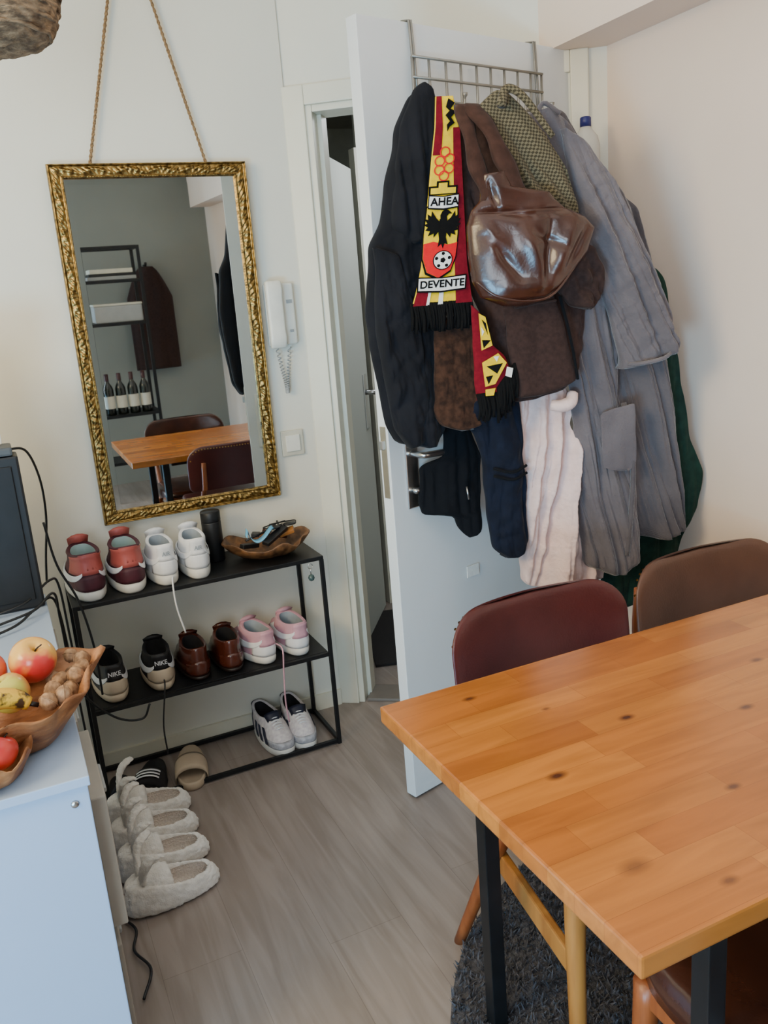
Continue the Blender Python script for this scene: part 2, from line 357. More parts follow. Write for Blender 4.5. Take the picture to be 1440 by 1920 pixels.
tube("belt_loop",[G(1.29,1.85,-.06),G(1.33,1.905,-.03),G(1.352,1.875,-.06)],.006,GREY,g,8,4,world=True)
tube("belt",[G(1.508,1.16,-.05),G(1.515,1.0,-.075),G(1.512,.85,-.07),G(1.505,.74,-.065)],.007,GREY2,g,8,6,world=True)
ba=[(1.09,1.40),(1.13,1.40),(1.160,1.123),(1.186,1.032),(1.180,.808),(1.15,.80),(1.112,.84),(1.10,.90),(1.06,.885),(1.025,.875),(1.012,.92),(1.022,1.015),(1.045,1.030),(1.09,1.035)]
g=gthing("jacket","black nylon jacket with zip hanging at the door","jacket",ba,.085);garment("body",ba,.085,.030,.01,BLK2,g,.010,14,16,2,hem=.02,dx=.01,wr=.3,fine=0)
fl=[(1.047,1.42),(1.035,1.181),(1.050,1.145),(1.074,1.134),(1.147,1.127),(1.152,1.183),(1.154,1.42)]
g=gthing("sweater","brown fleece sweater hanging between dark jackets","sweater",fl,-.045);garment("body",fl,-.045,.022,.02,FLEE,g,.006,15,20,5,rows=60,cols=50,dx=-.012,hem=.02,fuzz=.002)
na=[(1.09,1.42),(1.091,1.162),(1.138,1.115),(1.155,1.055),(1.167,.844),(1.175,.79),(1.206,.759),(1.249,.765),(1.262,.80),(1.262,1.028),(1.257,1.202),(1.20,1.42)]
g=gthing("jacket","navy blue zipped jacket hanging below the scarf","jacket",na,-.025);garment("body",na,-.025,.038,.04,NAVY,g,.012,17,16,2.2,dx=-.008,hem=.015,wr=.4,fine=0)
tube("zip",[G(1.122,1.40,-.083),G(1.120,1.25,-.085),G(1.130,1.15,-.085)],.003,BLK,g,6,4,world=True)
for z in (1.02,1.0): tube("cuff_band",[G(1.160,z,-.054),G(1.202,z-.012,-.070),G(1.247,z,-.054)],.004,BLK2,g,6,4,world=True)
tube("zip_pull",[G(1.13,.96,.03),G(1.132,.925,.025)],.003,CHROME,g,6,world=True)
jk=[(1.054,1.956),(1.035,1.950),(1.018,1.925),(.992,1.874),(.965,1.766),(.940,1.656),(.912,1.607),(.898,1.506),(.889,1.428),(.892,1.37),(.899,1.319),(.908,1.236),(.919,1.151),(.940,1.105),(.963,1.092),(1.032,1.089),(1.062,1.125),(1.075,1.277),(1.075,1.413),(1.08,1.672),(1.085,1.80),(1.078,1.929)]
g=gthing("jacket","large black hooded jacket hanging on the door","jacket",jk,0);garment("body",jk,0,.055,.045,JKT,g,.016,21,13,1.4,hem=.015,wr=.4)
garment("hood",[(1.050,1.965),(1.03,1.955),(.992,1.874),(.970,1.766),(.955,1.64),(1.00,1.60),(1.06,1.62),(1.085,1.75),(1.082,1.90),(1.07,1.955)],-.03,.045,.02,JKT,g,.014,22,16,1.6,rows=70,cols=50,wr=.3)
garment("sleeve",[(.905,1.60),(.96,1.58),(1.0,1.40),(1.01,1.20),(.99,1.10),(.955,1.095),(.922,1.145),(.908,1.25),(.893,1.40)],-.045,.036,.03,JKT,g,.013,23,14,5,rows=80,cols=50,wr=.6)
# scarf
g=thing("football_scarf","red, yellow and black football scarf with eagle crest","scarf",tuple(G(1.05,1.39,-.1)),group="clothes hanging on the door")
def sf(x,z,o=-.088): return G(x-.022,1.5+(z-1.5)*.98,o+.0006*math.sin(x*40+z*7))
ls=[(1.930,1.072,1.112),(1.862,1.066,1.122),(1.791,1.054,1.122),(1.670,1.036,1.122),(1.546,1.016,1.122),(1.487,1.000,1.127),(1.452,.988,1.130)]
def ext2(z):
    for a,b in zip(ls,ls[1:]):
        if b[0]<=z<=a[0]:
            t=(z-a[0])/(b[0]-a[0]);return a[1]+t*(b[1]-a[1]),a[2]+t*(b[2]-a[2])
    return ls[-1][1:]
def band(n,z1,z0,s0,s1,m,off,rows=30,cols=14,thick=0):
    v=[];f=[]
    for i in range(rows+1):
        z=z1+(z0-z1)*i/rows;a,b=ext2(z)
        for j in range(cols+1):
            x=a+(b-a)*(s0+(s1-s0)*j/cols);v.append(sf(x,z,-.088-off))
    for i in range(rows):
        for j in range(cols):
            k=i*(cols+1)+j;f.append((k,k+1,k+cols+2,k+cols+1))
    o=ob(n,v,f,m,g,True,True)
    if thick:
        md=o.modifiers.new("s","SOLIDIFY");md.thickness=thick;md.offset=0
    return o
band("scarf_cloth",1.93,1.452,0,1,YEL,0,60,20,.006)
band("burgundy_stripe",1.86,1.452,.72,1,RED,.005)
band("burgundy_stripe",1.93,1.80,0,.30,RED,.005)
band("burgundy_stripe",1.50,1.452,0,.22,RED,.0055)
band("white_stripe",1.50,1.452,.42,.50,SWHT,.0055)
band("white_stripe",1.50,1.452,.22,.27,SWHT,.0056)
def De(a,b,o=.006): return sf(1.060+a*1.12+.13*b,1.598+b*1.12,-.088-o)
Dk=lambda o:(lambda a,b:De(a,b,o))
poly("crest_outline",[(-.034,.078),(.034,.078),(.038,.02),(.036,-.03),(.026,-.062),(0,-.078),(-.028,-.064),(-.038,-.03),(-.038,.02)],Dk(.007),SBLK,g)
poly("crest_field",[(-.031,.075),(.031,.075),(.035,.02),(.033,-.03),(.024,-.058),(0,-.073),(-.025,-.06),(-.035,-.03),(-.035,.02)],Dk(.008),YEL,g)
poly("crest_red",[(-.0352,.0),(-.015,.004),(.015,-.004),(.0352,.0),(.033,-.03),(.024,-.058),(0,-.073),(-.025,-.06),(-.035,-.03)],Dk(.009),SRED,g)
poly("castle_outline",[(-.03,.10),(-.03,.118),(-.014,.118),(-.014,.128),(.012,.128),(.012,.118),(.03,.118),(.03,.10)],Dk(.007),SBLK,g)
poly("castle_field",[(-.026,.102),(-.026,.114),(-.010,.114),(-.010,.124),(.008,.124),(.008,.114),(.026,.114),(.026,.102)],Dk(.008),YEL,g)
hd=[(-.003,.046),(-.004,.058),(.000,.066),(.007,.070),(.013,.067),(.021,.060),(.014,.060),(.010,.055),(.011,.046)]
bd=[(-.005,.050),(.011,.050),(.012,.030),(.010,.012),(.015,-.004),(.008,-.001),(.005,-.012),(.001,-.002),(-.006,-.008),(-.004,.008),(-.007,.028)]
wr_=[(.009,.044),(.018,.052),(.026,.066),(.028,.054),(.035,.060),(.033,.048),(.040,.050),(.034,.040),(.040,.038),(.032,.031),(.036,.026),(.027,.024),(.030,.015),(.020,.019),(.019,.010),(.010,.022)]
wl_=[(-.004,.044),(-.012,.052),(-.022,.068),(-.023,.056),(-.031,.062),(-.029,.050),(-.037,.052),(-.030,.042),(-.038,.040),(-.029,.034),(-.034,.028),(-.024,.026),(-.028,.016),(-.016,.021),(-.016,.012),(-.006,.024)]
for k_,pp in enumerate((hd,bd,wr_,wl_)): poly(("eagle_head","eagle_body","eagle_wing","eagle_wing")[k_],pp,Dk(.0098+.0003*k_),SBLK,g)
circ=lambda cx,cy,r,n=20:[(cx+r*math.cos(2*pi*k/n),cy+r*math.sin(2*pi*k/n)) for k in range(n)]
poly("ball_outline",circ(.006,-.036,.0205),Dk(.0109),SBLK,g)
poly("ball",circ(.006,-.036,.0185),Dk(.0115),SWHT,g)
polys("ball_patches",[circ(.006,-.036,.006,5)]+[circ(.006+.014*math.cos(a),-.036+.014*math.sin(a),.004,5) for a in [pi/2+2*pi*k/5 for k in range(5)]],Dk(.0121),SBLK,g)
def banner(w,h,cy,s,sz,cx=0,tx=0):
    q=[(-w/2,-h/2),(0,-h/2-.003),(w/2,-h/2),(w/2,h/2),(0,h/2-.003),(-w/2,h/2)]
    poly("banner_outline",[(cx+a*1.06,cy+b_*1.25) for a,b_ in q],Dk(.0125),SBLK,g)
    poly("banner",[(cx+a,cy+b_) for a,b_ in q],Dk(.0135),SWHT,g)
    text("lettering",s,sz,SBLK,g,lambda x,y:De(cx+x+tx,cy+y-.0015,.0155),bold=.0006)
banner(.060,.023,.086,"AHEA",.0225,.000,.001);banner(.098,.026,-.085,"DEVENTE",.0222,.006,0)
def ringp(cx,cy,r,w=.0025,n=16):
    return [[(cx+(r+s*w)*math.cos(2*pi*(k+e)/n),cy+(r+s*w)*math.sin(2*pi*(k+e)/n)) for s,e in ((0,0),(1,0),(1,1),(0,1))] for k in range(n)]
for a,b_ in ((-.010,.168),(.010,.172),(0,.186),(-.010,.150),(.010,.153),(0,.138)):
    polys("red_knot",ringp(a,b_,.0085),Dk(.006),SRED,g)
poly("black_zigzag",[(.0,.31),(.014,.30),(.006,.288),(.018,.282),(.008,.270),(.016,.258),(.006,.250),(.002,.240),(.0,.255),(.006,.262),(-.004,.275),(.004,.284),(-.004,.292)],lambda a,b_:De(a,b_*.94,.007),SBLK,g)
def fringe(n,f0,f1,N,ln,par,seed):
    random.seed(seed);L=[]
    for k in range(N):
        t=k/(N-1);p=Vector(f0).lerp(Vector(f1),t);q=p+Vector((random.uniform(-.006,.006),random.uniform(-.008,.002),-ln*random.uniform(.85,1.08)))
        mid=(p+q)/2+Vector((random.uniform(-.004,.004),-.006,0));L.append([p+Vector((0,0,.006)),mid,q])
    tubes(n,L,.0036,SBLK,par,5,3,world=True)
fringe("fringe",sf(.986,1.452),sf(1.130,1.452),34,.062,g,3);fringe("fringe",sf(.990,1.452,-.08),sf(1.130,1.452,-.08),34,.058,g,4)
sd=-.036
fb=[(1.137,1.446),(1.160,1.423),(1.178,1.348),(1.212,1.317),(1.228,1.261),(1.194,1.217),(1.140,1.209),(1.136,1.30)]
garment("scarf_tail",fb,-.10,.019,.01,RED,g,.002,31,rows=30,cols=24,dx=sd)
def sb(k_): return lambda a,b_: G(a+sd,b_,-.124-k_)
for q,mm,k_ in (([(1.142,1.425),(1.158,1.415),(1.172,1.345),(1.145,1.335)],YEL,0),([(1.145,1.305),(1.185,1.325),(1.205,1.30),(1.175,1.25),(1.150,1.245)],YEL,0),([(1.148,1.41),(1.158,1.40),(1.162,1.37)],SBLK,.001),([(1.147,1.36),(1.168,1.358),(1.15,1.34)],SBLK,.001),([(1.155,1.295),(1.195,1.30),(1.180,1.275)],SBLK,.001),([(1.152,1.27),(1.170,1.272),(1.158,1.25)],SBLK,.001),([(1.205,1.29),(1.220,1.285),(1.215,1.262),(1.20,1.268)],SWHT,0),([(1.146,1.392),(1.153,1.38),(1.147,1.37)],SWHT,.0015),([(1.172,1.318),(1.186,1.318),(1.180,1.304)],SWHT,.0015),([(1.150,1.238),(1.175,1.240),(1.170,1.222),(1.15,1.222)],YEL,0)):
    poly("tail_pattern",q,sb(k_),mm,g)
fringe("fringe",G(1.135+sd,1.222,-.112),G(1.20+sd,1.222,-.112),20,.06,g,5);fringe("fringe",G(1.185+sd,1.235,-.116),G(1.232+sd,1.29,-.108),22,.07,g,6)
fringe("fringe",G(1.185+sd,1.225,-.108),G(1.236+sd,1.28,-.104),22,.075,g,7)
# brown coat
co=[(1.17,1.905),(1.12,1.895),(1.112,1.801),(1.110,1.666),(1.116,1.538),(1.139,1.458),(1.165,1.402),(1.182,1.333),(1.205,1.24),(1.220,1.190),(1.28,1.195),(1.365,1.226),(1.388,1.259),(1.404,1.380),(1.41,1.45),(1.400,1.540),(1.375,1.607),(1.32,1.70),(1.282,1.750),(1.209,1.86)]
g=gthing("coat","dark brown wool coat hanging on the door","coat",co,-.04);garment("body",co,-.04,.06,.06,COAT,g,.017,41,14,2.0,wr=.4)
garment("sleeve",[(1.36,1.60),(1.44,1.56),(1.458,1.50),(1.456,1.447),(1.43,1.41),(1.38,1.42),(1.34,1.48)],-.11,.04,.03,COAT,g,.014,43,18,14,rows=50,cols=40,dx=-.042,wr=.6)
garment("front_panel",[(1.215,1.44),(1.34,1.455),(1.36,1.40),(1.395,1.235),(1.30,1.205),(1.245,1.205),(1.23,1.30)],-.100,.016,.02,COAT,g,.004,44,8,3,rows=40,cols=30,dx=-.04)
tube("coat_edge",[G(1.307,1.45,-.118),G(1.332,1.34,-.118),G(1.355,1.24,-.105)],.004,BLK2,g,6,4,world=True)
tube("pocket_edge",[G(1.20,1.43,-.112),G(1.25,1.437,-.117),G(1.30,1.44,-.115)],.003,COAT,g,6,4,world=True)
# tweed
tw=[(1.165,1.895),(1.20,1.925),(1.225,1.92),(1.258,1.89),(1.315,1.825),(1.362,1.740),(1.388,1.66),(1.388,1.62),(1.37,1.605),(1.33,1.605),(1.29,1.63),(1.24,1.75),(1.19,1.83)]
g=gthing("tweed_jacket","olive houndstooth tweed jacket hanging on the door","jacket",tw,-.10);garment("body",tw,-.10,.035,.05,TWEED,g,.016,47,14,2.4,dx=-.022,slant=.6)
tube("collar",[G(1.168,1.885,-.145),G(1.19,1.922,-.13),G(1.22,1.90,-.145),G(1.275,1.81,-.16)],lambda q:.012*(1-.4*q),TWEED,g,10,6,world=True)
# leather bag: slouching tote with an upright fold at the strap, a top lip and a sagging belly
bg=[(1.110,1.738),(1.160,1.742),(1.176,1.708),(1.262,1.690),(1.275,1.672),(1.300,1.650),(1.342,1.628),(1.363,1.602),(1.345,1.55),(1.300,1.495),(1.255,1.452),(1.20,1.434),(1.15,1.436),(1.095,1.462),(1.077,1.50),(1.070,1.56),(1.070,1.625),(1.083,1.660),(1.103,1.680)]
g=gthing("leather_bag","slouchy glossy brown leather tote bag over the coat","bag",bg,-.15)
def bagbody():
    z1=1.741;z0=1.435;rows=130;cols=110;K=len(bg);rings=[]
    # creases: (x0,z0,x1,z1,depth,width); negative depth = valley
    CR=[(1.10,1.655,1.20,1.640,-.012,.009),(1.20,1.640,1.30,1.650,-.010,.008),(1.10,1.60,1.17,1.50,-.009,.010),(1.17,1.62,1.22,1.50,.012,.020),(1.245,1.63,1.225,1.47,-.011,.011),(1.30,1.62,1.25,1.50,.012,.020),(1.335,1.61,1.28,1.52,-.008,.009),(1.14,1.48,1.29,1.475,.010,.018),(1.205,1.60,1.28,1.56,-.008,.009),(1.12,1.72,1.135,1.66,-.008,.007),(1.09,1.64,1.12,1.56,.008,.014)]
    def dist(x,z,a,b,c,d):
        L2=(c-a)**2+(d-b)**2;t=max(0,min(1,((x-a)*(c-a)+(z-b)*(d-b))/L2));return math.hypot(x-a-t*(c-a),z-b-t*(d-b)),t
    for i in range(rows+1):
        z=z1+(z0-z1)*i/rows;xs=[]
        for k in range(K):
            a,b=bg[k],bg[(k+1)%K]
            if (a[1]-z)*(b[1]-z)<=0 and a[1]!=b[1]:
                t=(z-a[1])/(b[1]-a[1]);xs.append(a[0]+t*(b[0]-a[0]))
        if not xs: xs=[1.15,1.16]
        xl,xr=min(xs),max(xs);q=(z1-z)/(z1-z0)
        sag=.016+.030*math.sin(pi*min(1,q*.62+.12))**1.5 if q>.3 else .016+.02*q
        end=min(1,(z-z0)/.02)**.5 if z>z0 else 0
        end=max(.15,end)
        ring=[]
        for j in range(cols+1):
            s=.5-.5*math.cos(pi*j/cols);x=xl+(xr-xl)*s;pr=max(0,4*s*(1-s))**.38
            D=sag*pr*end
            for (a,b,c,d,dep,wd) in CR:
                ds,t=dist(x,z,a,b,c,d)
                D+=dep*math.exp(-(ds/wd)**2)*math.sin(pi*(.12+.76*t))*min(1,pr*1.2)*end
            D+=.003*noise.noise(Vector((x*26,z*20,3)))*pr
            ring.append(G(x,z,-.160-D))
        for j in range(cols-1,0,-2):
            s=.5-.5*math.cos(pi*j/cols);x=xl+(xr-xl)*s;ring.append(G(x,z,-.160+.03*(4*s*(1-s))**.5*end))
        rings.append(ring)
    loft("body",rings,LEATH,g,world=True)
bagbody()
def strap(n,pts,w,m):
    P=cat(pts,8);r=[]
    for i,p in enumerate(P):
        ww=w*(.85+.15*math.sin(i*.5))/2
        r.append([p+Vector((-ww,.004,0)),p+Vector((-ww*.6,-.004,0)),p+Vector((0,-.006,0)),p+Vector((ww*.6,-.004,0)),p+Vector((ww,.004,0)),p+Vector((0,.006,0))])
    loft(n,r,m,g,world=True)
SUED=cloth("brown_suede",(72,48,40),(58,38,31),40,.08)
strap("strap",[G(1.105,1.90,-.10),G(1.096,1.83,-.145),G(1.104,1.75,-.160),G(1.122,1.69,-.165),G(1.13,1.66,-.150)],.052,SUED)
strap("strap",[G(1.125,1.90,-.10),G(1.142,1.83,-.150),G(1.165,1.76,-.163),G(1.190,1.70,-.166),G(1.20,1.66,-.150)],.062,SUED)
tube("seam_piping",[G(1.080,1.50,-.172),G(1.118,1.462,-.190),G(1.19,1.446,-.196),G(1.252,1.462,-.194),G(1.335,1.55,-.172)],.0035,LEATH,g,8,6,world=True)
g=thing("water_bottle","clear plastic bottle with blue cap on the rack","bottle",(1.685,2.16,1.735))
CLR=mat("cloudy_plastic",(200,198,190),.25)
lathe("bottle_body",[(.001,0),(.038,.003),(.04,.02),(.04,.12),(.034,.145),(.018,.165),(.014,.175)],CLR,g,24)
lathe("cap",[(.001,.172),(.016,.172),(.016,.196),(.013,.199),(.001,.2)],mat("blue_cap",(36,42,110),.4),g,20)

# ------------------------------------------------------------------ mirror
g=thing("wall_mirror","tall mirror in ornate antique gold frame on ropes","mirror",(.545,2.781,.84),rx=.011)
w,h,fw=.59,1.08,.044
def frame():
    NS=190;NH=340
    cs=[(-w/2,0),(w/2,0),(w/2,h),(-w/2,h)]
    NP=24;rings=[];prof=[]
    for j in range(NP+1):
        t=j/NP
        d=.010+.009*math.exp(-((t-.10)/.06)**2)+.007*math.exp(-((t-.88)/.05)**2)+.005*math.sin(pi*t)
        if j==0 or j==NP:d=0.002
        prof.append((t,d))
    for e in range(4):
        a=cs[e];b_=cs[(e+1)%4];N=NS if e%2==0 else NH
        for i in range(N):
            q=i/N;ring=[]
            ln=w if e%2==0 else h;s=q*ln
            for t,d in prof:
                o=fw*t
                if e==0:z=o;x=a[0]+o+(b_[0]-a[0]-2*o)*q
                if e==2:z=h-o;x=a[0]-o+(b_[0]-a[0]+2*o)*q
                if e==1:x=a[0]-o;z=a[1]+o+(b_[1]-a[1]-2*o)*q
                if e==3:x=a[0]+o;z=a[1]-o+(b_[1]-a[1]+2*o)*q
                rel=0
                if .17<t<.80:
                    k=math.sin(pi*(t-.17)/.63);ph=2*pi*s/.052
                    sg=math.copysign(1,math.sin(ph/2))
                    rel=k*(.0034*max(0,math.sin(ph*.5+7*(t-.5)*sg)*sg)**2+.0016*math.sin(2.5*ph-11*(t-.5)*sg)+.0009*math.sin(5*ph+14*t))-.002
                if t>=.82 and t<.97: rel=.0014*math.sin(2*pi*s/.009)
                if .03<t<.16: rel=.0005*math.sin(2*pi*s/.02)
                ring.append(Vector((x,-(d+rel),z)))
            rings.append(ring)
    v=[];f=[];k=NP+1;n=len(rings)
    for r in rings:v+=r
    for i in range(n):
        for j in range(NP):
            f.append((i*k+j,((i+1)%n)*k+j,((i+1)%n)*k+j+1,i*k+j+1))
    return ob("gold_frame",v,f,GOLD,g)
frame()
MG=bpy.data.materials.new("mirror_glass");MG.use_nodes=True;p=MG.node_tree.nodes["Principled BSDF"];p.inputs["Metallic"].default_value=1;p.inputs["Roughness"].default_value=.015;p.inputs["Base Color"].default_value=(.72,.76,.77,1)
x0,x1,z0,z1=-w/2+.041,w/2-.041,.041,h-.041;bv=.018
V=[(x0,-.0048,z0),(x1,-.0048,z0),(x1,-.0048,z1),(x0,-.0048,z1),(x0+bv,-.0050,z0+bv),(x1-bv,-.0050,z0+bv),(x1-bv,-.0050,z1-bv),(x0+bv,-.0050,z1-bv)]
ob("mirror_glass",V,[(4,5,6,7),(0,1,5,4),(1,2,6,5),(2,3,7,6),(3,0,4,7)],MG,g,False)
box("backing",(w-.02,.006,h-.02),(0,.001,h/2),DARKP,g,0)
g2=thing("hanging_rope","jute rope carrying the gold mirror","rope",(.545,2.78,1.92))
def twist(a,b_,N=90):
    a=Vector(a);b_=Vector(b_);r=[]
    for s in (0,pi):
        pts=[]
        for i in range(N+1):
            q=i/N;p=a.lerp(b_,q);an=2*pi*q*22+s;pts.append(p+Vector((math.cos(an)*.0024,math.sin(an)*.0024,0)))
        r.append(pts)
    return r
tubes("rope_strand",twist((.372,2.772,1.91),(.553,2.776,2.58))+twist((.72,2.772,1.91),(.565,2.776,2.58)),.003,ROPE,g2,6,world=True)
tube("wall_hook",[(.559,2.79,2.585),(.559,2.765,2.585),(.559,2.762,2.60)],.005,CHROME,g2,8,world=True)

# ------------------------------------------------------------------ intercom, switch
g=thing("intercom_phone","white wall intercom handset with coiled cord","intercom",(.905,2.79,1.345))
box("base",(.100,.022,.20),(.003,-.012,.10),WHITEP,g,.008,smooth=True)
hs=[]
for z,ww,dy in ((-.008,.020,.0),(-.004,.027,.010),(.03,.028,.016),(.05,.027,.012),(.11,.027,.012),(.155,.027,.012),(.175,.028,.016),(.205,.027,.010),(.21,.020,.0)):
    ring=[]
    for k in range(16):
        a=2*pi*k/16;ring.append((-.021+ww*math.copysign(abs(math.cos(a))**.35,math.cos(a)),-.032-dy/2+(.007+dy/2)*math.copysign(abs(math.sin(a))**.5,math.sin(a)),z))
    hs.append(ring)
loft("handset",hs,WHITEP,g)
box("button",(.012,.004,.008),(.034,-.025,.045),GREYP,g,.001);box("label_strip",(.020,.002,.012),(.034,-.0235,.14),GREYP,g,0)
box("speaker_slot",(.022,.003,.014),(-.022,-.049,.135),GREYP,g,.001)
cp=[]
for i in range(320):
    q=i/319;an=q*2*pi*40;zz=-.008-.150*math.sin(pi*q)**.8;xx=-.022+.042*q+.006*math.sin(2*pi*q)
    cp.append((xx+.0055*math.cos(an),-.018+.0055*math.sin(an),zz))
tube("coiled_cord",cp,.0020,GREYP,g,5)
g=thing("light_switch","square white wall light switch","light switch",(.905,2.79,.97))
box("plate",(.080,.010,.088),(0,-.005,.043),SWP,g,.004);box("rocker",(.05,.006,.056),(0,-.0125,.043),WHITEP,g,.002)
o=box("paper_tag",(.05,.002,.035),(0,0,0),SWHT,bev=0);o.location=Dd(.29,.004,.655);o.rotation_euler=(0,0,da);o["label"]="small white paper tag stuck on the door";o["category"]="tag"

# ------------------------------------------------------------------ shoe rack
g=thing("shoe_rack","thin black metal three-tier shoe rack","shoe rack",(.49,2.645,0))
X0,X1,Y0,Y1=-.39,.39,-.135,.13;t=.013
for x in (X0+t/2,X1-t/2):
    for y in (Y0+t/2,Y1-t/2): box("leg",(t,t,.668),(x,y,.334),BLK,g,.001)
for y in (Y0+t/2,Y1-t/2): box("bottom_rail",(X1-X0-2*t,t,t),(0,y,.012),BLK,g,.001)
for x in (X0+t/2,X1-t/2): box("side_rail",(t,Y1-Y0-2*t,t),(x,0,.012),BLK,g,.001)
box("shelf",(X1-X0,Y1-Y0,.014),(0,0,.672),BLK,g,.002);box("shelf",(X1-X0-2*t,Y1-Y0-2*t,.010),(0,0,.337),BLK,g,.002)
for y in (Y0+t/2,Y1-t/2): box("shelf_rail",(X1-X0-2*t,t,t),(0,y,.335),BLK,g,.001)

# ------------------------------------------------------------------ shoes
def fring(yb,yf,w,z,n=36,lift=0,hp=.72):
    r=[]
    for k in range(n):
        a=2*pi*k/n;c=math.cos(a);s=math.sin(a);y=(yb+yf)/2+(yf-yb)/2*c;tt=(y-yb)/(yf-yb)
        wf=w/2*(.84+.20*min(1,tt*1.5))
        r.append(Vector((wf*math.copysign(abs(s)**hp,s),y,z+lift*c*c)))
    return r
def shoe(n,label,loc,rz,up,sole,lin,grp,L=.27,W=.1,hs=.028,H=.10,high=False,swoosh=None,heel=None,heel2=None,toe=None,lace=None,tongue=None,txt=None,txtm=None,stripe=None,tz=-.022,tsz=.020,tall=.024):
    g=thing(n,label,"shoe",loc,rz,grp)
    loft("sole",[fring(.006,L-.012,W*.92,0),fring(0,L-.002,W,.006),fring(-.003,L+.001,W*1.03,hs*.6),fring(-.001,L,W*1.02,hs-.004),fring(.003,L-.003,W*.98,hs)],sole,g)
    HP=.62
    if high: lv=[(hs-.002,.003,L-.006,W*.97),(hs+.02,-.001,L-.008,W*.99),(hs+.038,.0,L-.035,W*.95),(hs+.055,.002,L*.80,W*.88),(hs+.075,.006,L*.68,W*.80),(hs+.095,.006,L*.62,W*.78),(H,-.004,L*.60,W*.84)]
    else: lv=[(hs-.002,.003,L-.006,W*.97),(hs+.016,-.001,L-.007,W*.99),(hs+.032,-.001,L-.03,W*.95),(hs+.046,.002,L*.84,W*.88),(hs+.058,.003,L*.70,W*.82),(H,-.002,L*.62,W*.80)]
    R=[];nl=len(lv)
    for i,(z,yb,yf,ww) in enumerate(lv):R.append(fring(yb,yf,ww,z,lift=(.010*(i/(nl-1))**2),hp=HP))
    zt,yb,yf,ww=lv[-1]
    R.append(fring(yb+.004,yf-.003,ww*.93,zt+.004,lift=.010,hp=HP));R.append(fring(yb+.012,yf-.012,ww*.74,zt-.001,lift=.010,hp=HP))
    loft("upper",R,up,g,(False,False))
    loft("lining",[fring(yb+.012,yf-.012,ww*.74,zt-.001,lift=.010,hp=HP),fring(yb+.012,yf-.01,ww*.76,zt-.02,lift=.006),fring(.014,L*.64,W*.66,hs+.010)],lin,g,(False,True))
    def surf(a,z,off):
        for (za,y0,y1,w0),(zb,y2,y3,w1) in zip(lv,lv[1:]):
            if z<=zb or zb==lv[-1][0]:
                q=max(0,min(1.2,(z-za)/(zb-za)));b0=y0+(y2-y0)*q;f0=y1+(y3-y1)*q;w_=w0+(w1-w0)*q;break
        c=math.cos(a);s=math.sin(a);y=(b0+f0)/2+(f0-b0)/2*c;tt=(y-b0)/(f0-b0);wf=w_/2*(.84+.20*min(1,tt*1.5))
        lf=.010*max(0,min(1,(z-hs)/(zt-hs)))**2*c*c
        P=Vector((wf*math.copysign(abs(s)**HP,s),y,z+lf));d=Vector((s,c,0)).normalized();return P+d*off
    def patch(nm,a0,a1,zf0,zf1,m,off=.002,na=18,nz=5):
        v=[];f=[]
        for i in range(na+1):
            q=i/na;a=a0+(a1-a0)*q
            for j in range(nz+1):
                z=zf0(q)+(zf1(q)-zf0(q))*j/nz;v.append(surf(a,z,off))
        for i in range(na):
            for j in range(nz):
                k=i*(nz+1)+j;f.append((k,k+1,k+nz+2,k+nz+1))
        o=ob(nm,v,f,m,g);md=o.modifiers.new("s","SOLIDIFY");md.thickness=.0015;md.offset=0;return o
    if heel: patch("heel_counter",pi-.95,pi+.95,lambda q:hs,lambda q:hs+.034+.012*math.sin(pi*q),heel)
    if heel2: patch("heel_tab",pi-.55,pi+.55,lambda q:H-.042,lambda q:H+.001,heel2,.0025)
    if toe: patch("toe_guard",-1.0,1.0,lambda q:hs,lambda q:hs+.022,toe,.002)
    if high: patch("collar_panel",pi-1.35,pi+1.35,lambda q:H-.055,lambda q:H-.002,heel2 or up,.0028)
    if swoosh:
        for sgn in (1,-1):
            patch("side_mark",sgn*2.75,sgn*.95,lambda q:hs+.048-.10*q+.085*q*q*1.15,lambda q:hs+.056-.055*q+.06*q*q,swoosh,.0036)
    if stripe:
        for sgn in (1,-1):
            for k in range(3):
                a=sgn*(1.0+.32*k);patch("side_stripe",a,a+sgn*.16,lambda q:hs+.002,lambda q:hs+.050,stripe,.003,4,5)
    tm=tongue or up;tp=[]
    for i in range(8):
        q=i/7;y=L*.76-(L*.76-L*.56)*q;z=hs+.043+(H+tall-hs-.043)*q**1.1;ww2=.018+.014*q
        tp.append([Vector((-ww2,y-.002,z-.004)),Vector((-ww2*.5,y+.001,z+.003)),Vector((0,y+.002,z+.005)),Vector((ww2*.5,y+.001,z+.003)),Vector((ww2,y-.002,z-.004)),Vector((0,y-.005,z-.003))])
    loft("tongue",tp,tm,g)
    if lace:
        LL=[]
        for i in range(5):
            q=i/4.5;y=L*.79-(L*.19)*q;z=hs+.050+(H-hs-.046)*q;hw=W*(.19+.08*q)
            LL.append([(-hw,y-.004,z-.004),(-hw*.5,y,z+.005),(0,y+.002,z+.008),(hw*.5,y,z+.005),(hw,y-.004,z-.004)])
        tubes("laces",LL,.0032,lace,g,6,3)
    if txt:
        text("heel_lettering",txt,tsz,txtm,g,lambda x,y:surf(pi,(H+tz)+y,.0062)+Vector((x,abs(x)**2*8,0)),world=False,bold=.0004)
    return g
SW=mat("white_leather",(236,236,238),.5,c2=(226,227,230),scale=30);SOFF=mat("white_rubber",(224,221,214),.6)
BGD=mat("burgundy_suede",(78,28,42),.6,c2=(64,22,34),scale=30);COR=mat("coral_leather",(176,84,76),.5)
BLKS=mat("black_shoe_leather",(28,27,30),.5);BEI=mat("beige_rubber",(202,184,160),.6);DLIN=mat("dark_lining",(26,24,26),.9)
GLIN=mat("grey_lining",(160,170,180),.9);TEAL=mat("pale_teal_lining",(165,185,182),.9)
